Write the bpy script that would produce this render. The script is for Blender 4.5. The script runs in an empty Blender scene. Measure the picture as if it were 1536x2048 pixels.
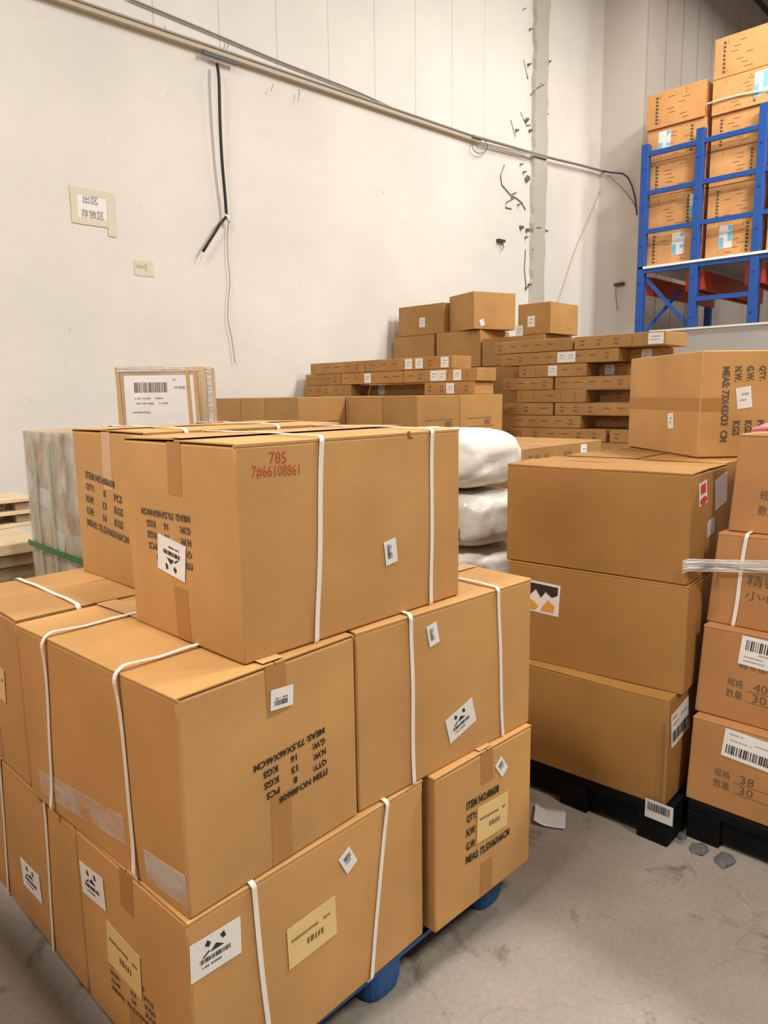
import bpy, bmesh, math, random
from mathutils import Vector, Matrix, noise

# ------------------------------------------------------------------ camera, world, lights
SC = bpy.context.scene
COL = SC.collection
CAMP = (1453.23, 0.769445, 0.159693, -0.014414, 1.663587)   # focal px, heading, pitch, roll, height
f_, yaw_, pit_, rol_, h_ = CAMP
FWD = Vector((math.cos(yaw_)*math.cos(pit_), math.sin(yaw_)*math.cos(pit_), -math.sin(pit_)))
RGT = Vector((math.sin(yaw_), -math.cos(yaw_), 0)); UPV = RGT.cross(FWD)
R2 = RGT*math.cos(rol_) + UPV*math.sin(rol_); U2 = UPV*math.cos(rol_) - RGT*math.sin(rol_)
EYE = Vector((0, 0, h_))
cd = bpy.data.cameras.new('camera'); cam = bpy.data.objects.new('camera', cd); COL.objects.link(cam)
cd.sensor_fit = 'VERTICAL'; cd.sensor_height = 36.0; cd.lens = 36.0*f_/2048
cd.clip_start = .05; cd.clip_end = 100
cam.matrix_world = Matrix(((R2.x, U2.x, -FWD.x, 0), (R2.y, U2.y, -FWD.y, 0), (R2.z, U2.z, -FWD.z, h_), (0, 0, 0, 1)))
SC.camera = cam
SC.view_settings.view_transform = 'Standard'; SC.view_settings.look = 'None'
SC.view_settings.gamma = 1; SC.view_settings.use_curve_mapping = False
SC.view_settings.exposure = 0.0

W = bpy.data.worlds.new('world'); SC.world = W; W.use_nodes = True
W.node_tree.nodes['Background'].inputs[0].default_value = (1.0, .93, .84, 1)
W.node_tree.nodes['Background'].inputs[1].default_value = .10

LAMPS = ((-2.5, 1.6, 450), (1.0, -3.6, 410), (6.6, -0.2, 560), (7.4, -3.8, 400), (8.0, 2.4, 130), (12.0, 2.2, 110)); SIDE_FILL = 190
def area(name, loc, size, power, col=(1, .93, .83), size_y=None, rot=(0, 0, 0)):
    l = bpy.data.lights.new(name, 'AREA'); l.energy = power; l.color = col
    l.shape = 'RECTANGLE'; l.size = size; l.size_y = size_y or size
    o = bpy.data.objects.new(name, l); COL.objects.link(o); o.location = loc; o.rotation_euler = rot
    return o
for lx_, ly_, pw_ in LAMPS:
    area('ceiling_lamp', (lx_, ly_, 7.5), .6, pw_, col=(1, .945, .875), size_y=1.6)
area('added_side_fill', (-7.5, 1.1, 4.1), 1.8, SIDE_FILL, col=(1, .95, .90), size_y=3.0, rot=(0, -math.pi/2, 0))  # added fill from behind left, shapes the light on left-facing sides; no door built

def ray(px, py):
    return FWD + R2*((px-768)/f_) - U2*((py-1024)/f_)
def at(px, py, x=None, y=None, z=None):                      # a pixel of the photograph as a point on a plane of the place
    r = ray(px, py)
    t = x/r.x if x is not None else (y/r.y if y is not None else (z-h_)/r.z)
    return EYE + r*t

# ------------------------------------------------------------------ materials
def lin(r, g, b):
    c = lambda v: (v/255/12.92) if v/255 <= .04045 else ((v/255+.055)/1.055)**2.4
    return (c(r), c(g), c(b), 1)
def newmat(name):
    m = bpy.data.materials.new(name); m.use_nodes = True
    nt = m.node_tree; b = nt.nodes['Principled BSDF']
    return m, nt, b
def plain(name, col, rough=.6, metal=0, spec=.4, bump=0, bscale=60):
    m, nt, b = newmat(name)
    b.inputs['Base Color'].default_value = (*col[:3], 1); b.inputs['Roughness'].default_value = rough
    b.inputs['Metallic'].default_value = metal; b.inputs['Specular IOR Level'].default_value = spec
    n = nt.nodes.new('ShaderNodeTexNoise'); n.inputs['Scale'].default_value = bscale; n.inputs['Detail'].default_value = 4
    tc = nt.nodes.new('ShaderNodeTexCoord'); nt.links.new(tc.outputs['Object'], n.inputs['Vector'])
    mx = nt.nodes.new('ShaderNodeMix'); mx.data_type = 'RGBA'; mx.blend_type = 'MULTIPLY'; mx.inputs[0].default_value = .25
    mx.inputs[6].default_value = (*col[:3], 1)
    nt.links.new(n.outputs['Fac'], mx.inputs[7]); 
    cr = nt.nodes.new('ShaderNodeMapRange'); cr.inputs[3].default_value = .7; cr.inputs[4].default_value = 1.15
    nt.links.new(n.outputs['Fac'], cr.inputs[0]); nt.links.new(cr.outputs[0], mx.inputs[7])
    nt.links.new(mx.outputs[2], b.inputs['Base Color'])
    if bump:
        bp = nt.nodes.new('ShaderNodeBump'); bp.inputs['Strength'].default_value = bump; bp.inputs['Distance'].default_value = .01
        nt.links.new(n.outputs['Fac'], bp.inputs['Height']); nt.links.new(bp.outputs[0], b.inputs['Normal'])
    return m
def cardboard(name, col, mottling=.10, lines=.035, rough=.62):
    m, nt, b = newmat(name); L = nt.links
    tc = nt.nodes.new('ShaderNodeTexCoord')
    n1 = nt.nodes.new('ShaderNodeTexNoise'); n1.inputs['Scale'].default_value = 3.5; n1.inputs['Detail'].default_value = 5
    n2 = nt.nodes.new('ShaderNodeTexNoise'); n2.inputs['Scale'].default_value = 140; n2.inputs['Detail'].default_value = 3
    oi = nt.nodes.new('ShaderNodeObjectInfo')
    ad = nt.nodes.new('ShaderNodeVectorMath'); ad.operation = 'ADD'
    L.new(tc.outputs['Object'], ad.inputs[0]); L.new(oi.outputs['Random'], ad.inputs[1])
    L.new(ad.outputs[0], n1.inputs['Vector']); L.new(tc.outputs['Object'], n2.inputs['Vector'])
    wv = nt.nodes.new('ShaderNodeTexWave'); wv.bands_direction = 'DIAGONAL'; wv.inputs['Scale'].default_value = 60; wv.inputs['Distortion'].default_value = 1
    sc = nt.nodes.new('ShaderNodeMapping'); sc.inputs['Scale'].default_value = (1, 1, 0)
    L.new(tc.outputs['Object'], sc.inputs[0]); L.new(sc.outputs[0], wv.inputs['Vector'])
    r1 = nt.nodes.new('ShaderNodeMapRange'); r1.inputs[1].default_value = .3; r1.inputs[2].default_value = .7
    r1.inputs[3].default_value = 1-mottling; r1.inputs[4].default_value = 1+mottling
    L.new(n1.outputs['Fac'], r1.inputs[0])
    r2 = nt.nodes.new('ShaderNodeMapRange'); r2.inputs[3].default_value = .93; r2.inputs[4].default_value = 1.07
    L.new(n2.outputs['Fac'], r2.inputs[0])
    r3 = nt.nodes.new('ShaderNodeMapRange'); r3.inputs[3].default_value = .93; r3.inputs[4].default_value = 1.07
    L.new(oi.outputs['Random'], r3.inputs[0])
    mu = nt.nodes.new('ShaderNodeMath'); mu.operation = 'MULTIPLY'; L.new(r1.outputs[0], mu.inputs[0]); L.new(r2.outputs[0], mu.inputs[1])
    mv = nt.nodes.new('ShaderNodeMath'); mv.operation = 'MULTIPLY'; L.new(mu.outputs[0], mv.inputs[0]); L.new(r3.outputs[0], mv.inputs[1])
    vm = nt.nodes.new('ShaderNodeVectorMath'); vm.operation = 'SCALE'; vm.inputs[0].default_value = col[:3]
    L.new(mv.outputs[0], vm.inputs['Scale']); L.new(vm.outputs[0], b.inputs['Base Color'])
    bp = nt.nodes.new('ShaderNodeBump'); bp.inputs['Strength'].default_value = lines; bp.inputs['Distance'].default_value = .0015
    L.new(wv.outputs['Fac'], bp.inputs['Height'])
    bp2 = nt.nodes.new('ShaderNodeBump'); bp2.inputs['Strength'].default_value = .25; bp2.inputs['Distance'].default_value = .006
    L.new(n1.outputs['Fac'], bp2.inputs['Height']); L.new(bp.outputs[0], bp2.inputs['Normal']); L.new(bp2.outputs[0], b.inputs['Normal'])
    b.inputs['Roughness'].default_value = rough; b.inputs['Specular IOR Level'].default_value = .3
    return m
def film(name, alpha=.35, col=(.9, .9, .88), streak=(1, 1, 30), lo=.45, hi=.75):
    m, nt, b = newmat(name); L = nt.links
    b.inputs['Base Color'].default_value = (*col, 1); b.inputs['Roughness'].default_value = .18; b.inputs['Specular IOR Level'].default_value = .8
    tr = nt.nodes.new('ShaderNodeBsdfTransparent'); mx = nt.nodes.new('ShaderNodeMixShader')
    tc = nt.nodes.new('ShaderNodeTexCoord'); mp = nt.nodes.new('ShaderNodeMapping'); mp.inputs['Scale'].default_value = streak
    n = nt.nodes.new('ShaderNodeTexNoise'); n.inputs['Scale'].default_value = 3; n.inputs['Detail'].default_value = 6
    r = nt.nodes.new('ShaderNodeMapRange'); r.inputs[1].default_value = lo; r.inputs[2].default_value = hi
    r.inputs[3].default_value = 0; r.inputs[4].default_value = alpha
    L.new(tc.outputs['Object'], mp.inputs[0]); L.new(mp.outputs[0], n.inputs['Vector']); L.new(n.outputs['Fac'], r.inputs[0])
    L.new(r.outputs[0], mx.inputs[0]); L.new(tr.outputs[0], mx.inputs[1]); L.new(b.outputs[0], mx.inputs[2])
    bp = nt.nodes.new('ShaderNodeBump'); bp.inputs['Strength'].default_value = .6; bp.inputs['Distance'].default_value = .01
    L.new(n.outputs['Fac'], bp.inputs['Height']); L.new(bp.outputs[0], b.inputs['Normal'])
    L.new(mx.outputs[0], nt.nodes['Material Output'].inputs['Surface'])
    return m

M = {}
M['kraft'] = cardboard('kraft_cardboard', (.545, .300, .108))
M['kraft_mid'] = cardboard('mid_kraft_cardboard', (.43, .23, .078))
M['kraft_red'] = cardboard('reddish_kraft_cardboard', (.46, .225, .085))
M['kraft_old'] = cardboard('brown_kraft_cardboard', (.385, .195, .055))
M['kraft_orange'] = cardboard('orange_kraft_cardboard', (.64, .325, .125))
M['kraft_flat'] = cardboard('flat_pack_cardboard', (.42, .225, .080), mottling=.14)
M['kraft_pale'] = cardboard('pale_wrapped_cardboard', (.50, .36, .23), mottling=.2)
M['tape'] = plain('brown_packing_tape', (.44, .215, .065), .38, spec=.3, bscale=8)
M['tape_light'] = plain('clear_packing_tape', (.60, .37, .18), .25, spec=.55, bscale=20)
M['strap'] = plain('white_plastic_strapping', (.84, .79, .72), .42, bscale=30)
M['paper'] = plain('white_label_paper', (.82, .80, .78), .5, bscale=15)
M['paper_grey'] = plain('grey_label_paper', (.62, .62, .62), .4, bscale=15)  # duller grey paper, also used for loose sheets and the floor scrap
M['yellow'] = plain('yellow_label_paper', (.78, .56, .24), .6, bscale=15)
M['ink'] = plain('black_print', (.035, .025, .02), .6)
M['ink_soft'] = plain('faded_black_print', (.13, .085, .05), .7)
M['ink_brown'] = plain('brown_print', (.24, .13, .055), .7)
M['grey_ink'] = plain('grey_print', (.30, .29, .28), .7)
M['red_ink'] = plain('red_marker', (.50, .09, .03), .6)
M['orange_ink'] = plain('orange_print', (.75, .36, .06), .5)
M['red_label'] = plain('red_label_print', (.60, .04, .05), .5)
M['blue_label'] = plain('light_blue_label_print', (.22, .55, .75), .5)
M['film'] = film('stretch_film')
M['film_dense'] = film('gathered_stretch_film', .62, streak=(1, 1, 45), lo=.30, hi=.62)
M['film_haze'] = film('hazy_stretch_film', .42, col=(.85, .82, .78), streak=(2, 2, 5), lo=.38, hi=.62)
M['wrap'] = film('wrinkled_stretch_wrap', .72, col=(.66, .63, .56), streak=(3, 3, 2), lo=.28, hi=.66)
M['green'] = plain('green_plastic_strapping', (.045, .16, .045), .4)
M['greenish'] = plain('pale_green_strapping', (.38, .44, .30), .5)
M['blue'] = plain('blue_pallet_plastic', (.012, .10, .30), .45, bump=.1)
M['black'] = plain('black_pallet_plastic', (.005, .0055, .006), .6, spec=.12, bump=.1)
M['rackblue'] = plain('blue_powder_coated_steel', (.012, .075, .33), .38, spec=.5)
M['rackred'] = plain('red_painted_steel_beam', (.42, .045, .015), .45, spec=.4)
M['deck'] = plain('grey_steel_deck', (.42, .41, .38), .5)
M['grey'] = plain('grey_painted_panel', (.44, .42, .40), .6, bscale=4)
M['white_edge'] = plain('white_painted_edge', (.85, .83, .80), .5)
M['cable_black'] = plain('black_cable_sheath', (.010, .010, .010), .45)
M['cable_grey'] = plain('grey_cable_sheath', (.26, .23, .20), .5)
M['cable_white'] = plain('white_insulation', (.8, .78, .72), .5)
M['trunk'] = plain('yellowed_cable_trunking', (.52, .44, .33), .6, bscale=5, bump=.2)
M['steel_dark'] = plain('dark_steel_beam', (.07, .06, .05), .6)
M['pink'] = plain('pink_plastic_film', (.75, .30, .38), .3)
M['masking'] = plain('yellowed_masking_tape', (.70, .64, .50), .6, bscale=20)
M['debris'] = plain('grey_torn_plastic', (.13, .13, .13), .5, bscale=30)
M['mortar'] = plain('dark_rough_mortar', (.22, .20, .16), .9, bump=.5, bscale=30)

def wood(name, col):
    m, nt, b = newmat(name); L = nt.links
    tc = nt.nodes.new('ShaderNodeTexCoord'); mp = nt.nodes.new('ShaderNodeMapping'); mp.inputs['Scale'].default_value = (1.5, 14, 14)
    n = nt.nodes.new('ShaderNodeTexNoise'); n.inputs['Scale'].default_value = 4; n.inputs['Detail'].default_value = 6
    r = nt.nodes.new('ShaderNodeValToRGB'); r.color_ramp.elements[0].color = (col[0]*.7, col[1]*.65, col[2]*.55, 1); r.color_ramp.elements[1].color = (col[0]*1.15, col[1]*1.15, col[2]*1.15, 1)
    L.new(tc.outputs['Object'], mp.inputs[0]); L.new(mp.outputs[0], n.inputs['Vector']); L.new(n.outputs['Fac'], r.inputs[0]); L.new(r.outputs[0], b.inputs['Base Color'])
    b.inputs['Roughness'].default_value = .7
    return m
M['wood'] = wood('pale_pine_board', (.74, .60, .42))
M['wood_dark'] = wood('aged_pallet_wood', (.34, .25, .15))

def wall_mat(name, col, stain=.5, panel=None):
    m, nt, b = newmat(name); L = nt.links
    tc = nt.nodes.new('ShaderNodeTexCoord')
    n1 = nt.nodes.new('ShaderNodeTexNoise'); n1.inputs['Scale'].default_value = .7; n1.inputs['Detail'].default_value = 8; n1.inputs['Roughness'].default_value = .6
    n2 = nt.nodes.new('ShaderNodeTexNoise'); n2.inputs['Scale'].default_value = 7; n2.inputs['Detail'].default_value = 8; n2.inputs['Roughness'].default_value = .7
    L.new(tc.outputs['Object'], n1.inputs['Vector']); L.new(tc.outputs['Object'], n2.inputs['Vector'])
    r1 = nt.nodes.new('ShaderNodeMapRange'); r1.inputs[1].default_value = .3; r1.inputs[2].default_value = .7; r1.inputs[3].default_value = .90; r1.inputs[4].default_value = 1.04
    L.new(n1.outputs['Fac'], r1.inputs[0])
    r2 = nt.nodes.new('ShaderNodeValToRGB'); e = r2.color_ramp.elements
    e[0].position = .26; e[0].color = (1-stain, 1-stain, 1-stain, 1); e[1].position = .37; e[1].color = (1, 1, 1, 1)
    L.new(n2.outputs['Fac'], r2.inputs[0])
    vm = nt.nodes.new('ShaderNodeVectorMath'); vm.operation = 'SCALE'; vm.inputs[0].default_value = col
    L.new(r1.outputs[0], vm.inputs['Scale'])
    mm = nt.nodes.new('ShaderNodeVectorMath'); mm.operation = 'MULTIPLY'; L.new(vm.outputs[0], mm.inputs[0]); L.new(r2.outputs[0], mm.inputs[1])
    L.new(mm.outputs[0], b.inputs['Base Color'])
    bp = nt.nodes.new('ShaderNodeBump'); bp.inputs['Strength'].default_value = .25; bp.inputs['Distance'].default_value = .02
    L.new(n2.outputs['Fac'], bp.inputs['Height']); L.new(bp.outputs[0], b.inputs['Normal'])
    b.inputs['Roughness'].default_value = .75; b.inputs['Specular IOR Level'].default_value = .25
    return m
M['wall'] = wall_mat('cream_plaster_wall', (.775, .745, .69), .3)
M['wall_panel'] = wall_mat('white_wall_panel', (.80, .77, .715), .05)
M['wall_grey'] = wall_mat('grey_white_wall', (.66, .61, .555), .1)
M['wall_ribbed'] = wall_mat('grey_ribbed_wall_sheet', (.52, .47, .425), .08)
M['roof'] = wall_mat('brownish_roof_sheet', (.34, .29, .24), .1)
M['pilaster'] = wall_mat('greenish_rough_render', (.50, .48, .40), .7)

def floor_mat():
    m, nt, b = newmat('worn_concrete_floor'); L = nt.links
    tc = nt.nodes.new('ShaderNodeTexCoord')
    def nz(s, d, r=.6, dist=0):
        n = nt.nodes.new('ShaderNodeTexNoise'); n.inputs['Scale'].default_value = s; n.inputs['Detail'].default_value = d
        n.inputs['Roughness'].default_value = r; n.inputs['Distortion'].default_value = dist
        L.new(tc.outputs['Object'], n.inputs['Vector']); return n
    a, c, d = nz(1.3, 8), nz(60, 4), nz(4.5, 6, .65, .6)
    ra = nt.nodes.new('ShaderNodeValToRGB'); e = ra.color_ramp.elements
    e[0].position = .3; e[0].color = (.25, .215, .175, 1); e[1].position = .7; e[1].color = (.36, .315, .262, 1)
    L.new(a.outputs['Fac'], ra.inputs[0])
    rc = nt.nodes.new('ShaderNodeMapRange'); rc.inputs[3].default_value = .75; rc.inputs[4].default_value = 1.2; L.new(c.outputs['Fac'], rc.inputs[0])
    rd = nt.nodes.new('ShaderNodeValToRGB'); g = rd.color_ramp.elements
    g[0].position = .31; g[0].color = (.5, .46, .42, 1); g[1].position = .42; g[1].color = (1, 1, 1, 1); L.new(d.outputs['Fac'], rd.inputs[0])
    # hairline cracks
    vo = nt.nodes.new('ShaderNodeTexVoronoi'); vo.feature = 'DISTANCE_TO_EDGE'; vo.inputs['Scale'].default_value = .9
    nd = nz(2.5, 5, .6); mp = nt.nodes.new('ShaderNodeMix'); mp.data_type = 'VECTOR'; mp.inputs[0].default_value = .25
    L.new(tc.outputs['Object'], mp.inputs[4]); L.new(nd.outputs['Color'], mp.inputs[5]); L.new(mp.outputs[1], vo.inputs['Vector'])
    rv = nt.nodes.new('ShaderNodeMapRange'); rv.inputs[1].default_value = .0; rv.inputs[2].default_value = .003; rv.inputs[3].default_value = .82; rv.inputs[4].default_value = 1
    L.new(vo.outputs['Distance'], rv.inputs[0])
    m1 = nt.nodes.new('ShaderNodeVectorMath'); m1.operation = 'MULTIPLY'; L.new(ra.outputs[0], m1.inputs[0]); L.new(rd.outputs[0], m1.inputs[1])
    m2 = nt.nodes.new('ShaderNodeVectorMath'); m2.operation = 'SCALE'; L.new(m1.outputs[0], m2.inputs[0]); L.new(rc.outputs[0], m2.inputs['Scale'])
    m3 = nt.nodes.new('ShaderNodeVectorMath'); m3.operation = 'SCALE'; L.new(m2.outputs[0], m3.inputs[0]); L.new(rv.outputs[0], m3.inputs['Scale'])
    L.new(m3.outputs[0], b.inputs['Base Color'])
    b.inputs['Roughness'].default_value = .55; b.inputs['Specular IOR Level'].default_value = .35
    bp = nt.nodes.new('ShaderNodeBump'); bp.inputs['Strength'].default_value = .2; bp.inputs['Distance'].default_value = .004
    L.new(c.outputs['Fac'], bp.inputs['Height']); L.new(bp.outputs[0], b.inputs['Normal'])
    return m
M['floor'] = floor_mat()

# ------------------------------------------------------------------ mesh helpers
class MB:
    def __init__(s): s.v = []; s.f = []
    def add(s, vs, fs):
        k = len(s.v); s.v += [tuple(v) for v in vs]; s.f += [tuple(i+k for i in f) for f in fs]; return s
    def box(s, x0, x1, y0, y1, z0, z1):
        return s.add([(x0, y0, z0), (x1, y0, z0), (x1, y1, z0), (x0, y1, z0), (x0, y0, z1), (x1, y0, z1), (x1, y1, z1), (x0, y1, z1)],
                     [(0, 3, 2, 1), (4, 5, 6, 7), (0, 1, 5, 4), (1, 2, 6, 5), (2, 3, 7, 6), (3, 0, 4, 7)])
    def bar(s, a, b, w, d=None, up=(0, 0, 1)):
        a, b = Vector(a), Vector(b); d = d or w; t = (b-a).normalized(); u = Vector(up)
        if abs(t.dot(u)) > .95: u = Vector((1, 0, 0))
        n = t.cross(u).normalized()*w/2; m = n.cross(t).normalized()*d/2
        vs = [a-n-m, a+n-m, a+n+m, a-n+m, b-n-m, b+n-m, b+n+m, b-n+m]
        return s.add(vs, [(0, 3, 2, 1), (4, 5, 6, 7), (0, 1, 5, 4), (1, 2, 6, 5), (2, 3, 7, 6), (3, 0, 4, 7)])
    def tube(s, pts, r, n=8):
        pts = [Vector(p) for p in pts]; rings = []
        ref = Vector((0, 0, 1))
        for i, p in enumerate(pts):
            t = (pts[min(i+1, len(pts)-1)]-pts[max(i-1, 0)]).normalized()
            q = ref if abs(t.dot(ref)) < .9 else Vector((1, 0, 0))
            a = t.cross(q).normalized(); b = a.cross(t)
            rr = r[i] if isinstance(r, (list, tuple)) else r
            rings.append([p+(a*math.cos(2*math.pi*k/n)+b*math.sin(2*math.pi*k/n))*rr for k in range(n)])
        vs = [v for g in rings for v in g]; fs = []
        for i in range(len(rings)-1):
            for k in range(n): fs.append((i*n+k, i*n+(k+1) % n, (i+1)*n+(k+1) % n, (i+1)*n+k))
        fs.append(tuple(range(n-1, -1, -1))); fs.append(tuple((len(rings)-1)*n+k for k in range(n)))
        return s.add(vs, fs)
    def build(s, name, mat, parent=None, loc=None, smooth=False, bevel=0, seg=2, rotz=0):
        me = bpy.data.meshes.new(name); me.from_pydata(s.v, [], s.f); me.materials.append(mat)
        bm = bmesh.new(); bm.from_mesh(me); bmesh.ops.recalc_face_normals(bm, faces=bm.faces); bm.to_mesh(me); bm.free()
        if smooth:
            for p in me.polygons: p.use_smooth = True
        o = bpy.data.objects.new(name, me); COL.objects.link(o)
        if parent: o.parent = parent
        if loc: o.location = loc
        if rotz: o.rotation_euler = (0, 0, rotz)
        if bevel:
            b = o.modifiers.new('bevel', 'BEVEL'); b.width = bevel; b.segments = seg; b.limit_method = 'ANGLE'; b.angle_limit = math.radians(40)
        return o
def tag(o, label=None, cat=None, group=None, kind=None):
    if label: o['label'] = label
    if cat: o['category'] = cat
    if group: o['group'] = group
    if kind: o['kind'] = kind
    return o
def empty(name, loc, rz=0, label=None, cat=None, group=None):
    o = bpy.data.objects.new(name, None); COL.objects.link(o); o.location = loc; o.rotation_euler = (0, 0, rz)
    o.empty_display_size = .1
    return tag(o, label, cat, group)

_txt = {}
def text2d(s, bold=0.0):
    k = (s, bold)
    if k not in _txt:
        c = bpy.data.curves.new('t', 'FONT'); c.body = s; c.size = 1; c.align_x = 'LEFT'; c.offset = bold; c.resolution_u = 2
        o = bpy.data.objects.new('t', c); COL.objects.link(o)
        dg = bpy.context.evaluated_depsgraph_get(); dg.update()
        me = o.evaluated_get(dg).to_mesh()
        vs = [(v.co.x, v.co.y) for v in me.vertices]; fs = [tuple(p.vertices) for p in me.polygons]
        o.evaluated_get(dg).to_mesh_clear(); bpy.data.objects.remove(o); bpy.data.curves.remove(c)
        if not vs: vs = [(0, 0)]
        x0 = min(v[0] for v in vs); x1 = max(v[0] for v in vs); y0 = min(v[1] for v in vs); y1 = max(v[1] for v in vs)
        _txt[k] = ([((x-x0)/max(x1-x0, 1e-6), (y-y0)/max(y1-y0, 1e-6)) for x, y in vs], fs, (x1-x0)/max(y1-y0, 1e-6))
    return _txt[k]

# ------------------------------------------------------------------ carton
class Carton:
    """Local frame: base centre at the origin; pose = near corner x, y, yaw, LX, LY, z0, H"""
    def __init__(s, name, pose, label, cat='cardboard box', group=None, mat='kraft', detail=2, bulge=.004, shear=(0, 0), longax=None, flaps=True, topbulge=0.0, seed=0, flapmat=None):
        x, y, yaw, s.LX, s.LY, z0, s.H = pose
        c, sn = math.cos(yaw), math.sin(yaw)
        cx, cy = s.LX/2, s.LY/2
        s.yaw = yaw; s.loc = Vector((x+c*cx-sn*cy, y+sn*cx+c*cy, z0)); s.b = bulge; s.sh = shear; s.tb = topbulge
        s.seed = seed or random.random()*50
        s.long = longax or ('X' if s.LX >= s.LY else 'Y')
        s.root = empty(name, s.loc, yaw, label, cat, group); s.mat = M[mat]
        s.detail = detail
        s.body(flaps)
    def dims(s, f): return {'-X': (s.LY, s.H), '+X': (s.LY, s.H), '-Y': (s.LX, s.H), '+Y': (s.LX, s.H), 'T': (s.LX, s.LY), 'B': (s.LX, s.LY)}[f]
    def d(s, f, u, v):
        if f in 'TB': return s.tb*math.sin(math.pi*min(max(u/s.LX, 0), 1))*math.sin(math.pi*min(max(v/s.LY, 0), 1)) if f == 'T' else 0
        U, V = s.dims(f); a = min(max(u/U, 0), 1); b = min(max(v/V, 0), 1)
        w = math.sin(math.pi*a)*math.sin(math.pi*b)
        return w*(s.b + .5*s.b*noise.noise(Vector((u*5+s.seed, v*5, ord(f[-1])))))
    def surf(s, f, u, v, off=0):
        d = s.d(f, u, v)+off
        p = {'-X': lambda: (-s.LX/2-d, s.LY/2-u, v), '+X': lambda: (s.LX/2+d, -s.LY/2+u, v),
             '-Y': lambda: (-s.LX/2+u, -s.LY/2-d, v), '+Y': lambda: (s.LX/2-u, s.LY/2+d, v),
             'T': lambda: (-s.LX/2+u, -s.LY/2+v, s.H+d), 'B': lambda: (-s.LX/2+u, -s.LY/2+v, -d)}[f]()
        return (p[0]+s.sh[0]*p[2], p[1]+s.sh[1]*p[2], p[2])
    def body(s, flaps):
        H0 = s.H; drop = .007 if flaps else 0
        n = {2: 12, 1: 5, 0: 1}[s.detail]
        mb = MB(); s.H = H0-drop
        for f in ('-X', '-Y', '+X', '+Y', 'T', 'B'):
            U, V = s.dims(f); vs = []; fs = []
            for j in range(n+1):
                for i in range(n+1): vs.append(s.surf(f, U*i/n, V*j/n))
            for j in range(n):
                for i in range(n): fs.append((j*(n+1)+i, j*(n+1)+i+1, (j+1)*(n+1)+i+1, (j+1)*(n+1)+i))
            mb.add(vs, fs)
        o = mb.build('body', s.mat, s.root)
        bm = bmesh.new(); bm.from_mesh(o.data); bmesh.ops.remove_doubles(bm, verts=bm.verts, dist=.0004)
        bmesh.ops.recalc_face_normals(bm, faces=bm.faces)
        for f in bm.faces: f.smooth = True
        for e in bm.edges:
            if len(e.link_faces) == 2 and e.calc_face_angle(0) > .6: e.smooth = False
        bm.to_mesh(o.data); bm.free()
        if s.detail: 
            b = o.modifiers.new('bevel', 'BEVEL'); b.width = .005 if s.detail == 2 else .004; b.segments = 2; b.limit_method = 'ANGLE'; b.angle_limit = math.radians(45)
            b.harden_normals = False
        s.H = H0
        s.bodyobj = o
        if flaps:
            t = .0035
            for sg in (-1, 1):
                rnd = random.Random(s.seed*7+sg); lift = rnd.uniform(.0, .004); k = rnd.uniform(-.002, .002)
                m = MB(); LA, LB = (s.LX, s.LY) if s.long == 'X' else (s.LY, s.LX)
                e = LB/2; g = .0015+rnd.uniform(0, .002)
                nn = 8; vs = []
                for i in range(nn+1):
                    a = -LA/2 + LA*i/nn; w = .0018*noise.noise(Vector((a*9, s.seed, sg)))
                    z = s.H + k*math.sin(i*.9)
                    prof = [(e, z-drop-.001), (e+.0004, z-.002), (e-.003, z), (g+w, z+lift), (g+w, z+lift-t), (e-.006, z-t), (e-.006, z-drop-.001)]
                    for q, zz in prof: vs.append((a, sg*q, zz) if s.long == 'X' else (sg*q, a, zz))
                fs = []; P = 7
                for i in range(nn):
                    for j in range(P): fs.append((i*P+j, i*P+(j+1) % P, (i+1)*P+(j+1) % P, (i+1)*P+j))
                fs.append(tuple(range(P))); fs.append(tuple(nn*P+j for j in reversed(range(P))))
                vs = [(v[0]+s.sh[0]*v[2], v[1]+s.sh[1]*v[2], v[2]) for v in vs]
                m.add(vs, fs).build('top_flap', s.mat, s.root)
    # pixel -> (u, v) on a face
    def uv(s, f, px, py):
        R = Matrix.Rotation(s.yaw, 3, 'Z'); o = R.transposed()@(EYE-s.loc); r = R.transposed()@ray(px, py)
        if f[-1] == 'X': X = (-1 if f[0] == '-' else 1)*s.LX/2; t = (X-o.x)/r.x
        elif f[-1] == 'Y': Y = (-1 if f[0] == '-' else 1)*s.LY/2; t = (Y-o.y)/r.y
        else: t = (s.H-o.z)/r.z
        p = o+r*t; y = p.y-s.sh[1]*p.z; x = p.x-s.sh[0]*p.z
        return {'-X': (s.LY/2-y, p.z), '+X': (y+s.LY/2, p.z), '-Y': (x+s.LX/2, p.z), '+Y': (s.LX/2-x, p.z), 'T': (x+s.LX/2, y+s.LY/2)}[f]
    def rect(s, f, pts):                                     # TL, TR, BR, BL pixels -> cu, cv, w, h, angle
        q = [Vector(s.uv(f, *p)) for p in pts]; c = sum(q, Vector((0, 0)))/4
        wv = ((q[1]-q[0])+(q[2]-q[3]))/2; hv = ((q[0]-q[3])+(q[1]-q[2]))/2
        a1 = math.atan2(wv.y, wv.x); a2 = math.atan2(-hv.x, hv.y)
        return (c.x, c.y, wv.length, hv.length, math.atan2(math.sin(a1)+math.sin(a2), math.cos(a1)+math.cos(a2)))
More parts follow.
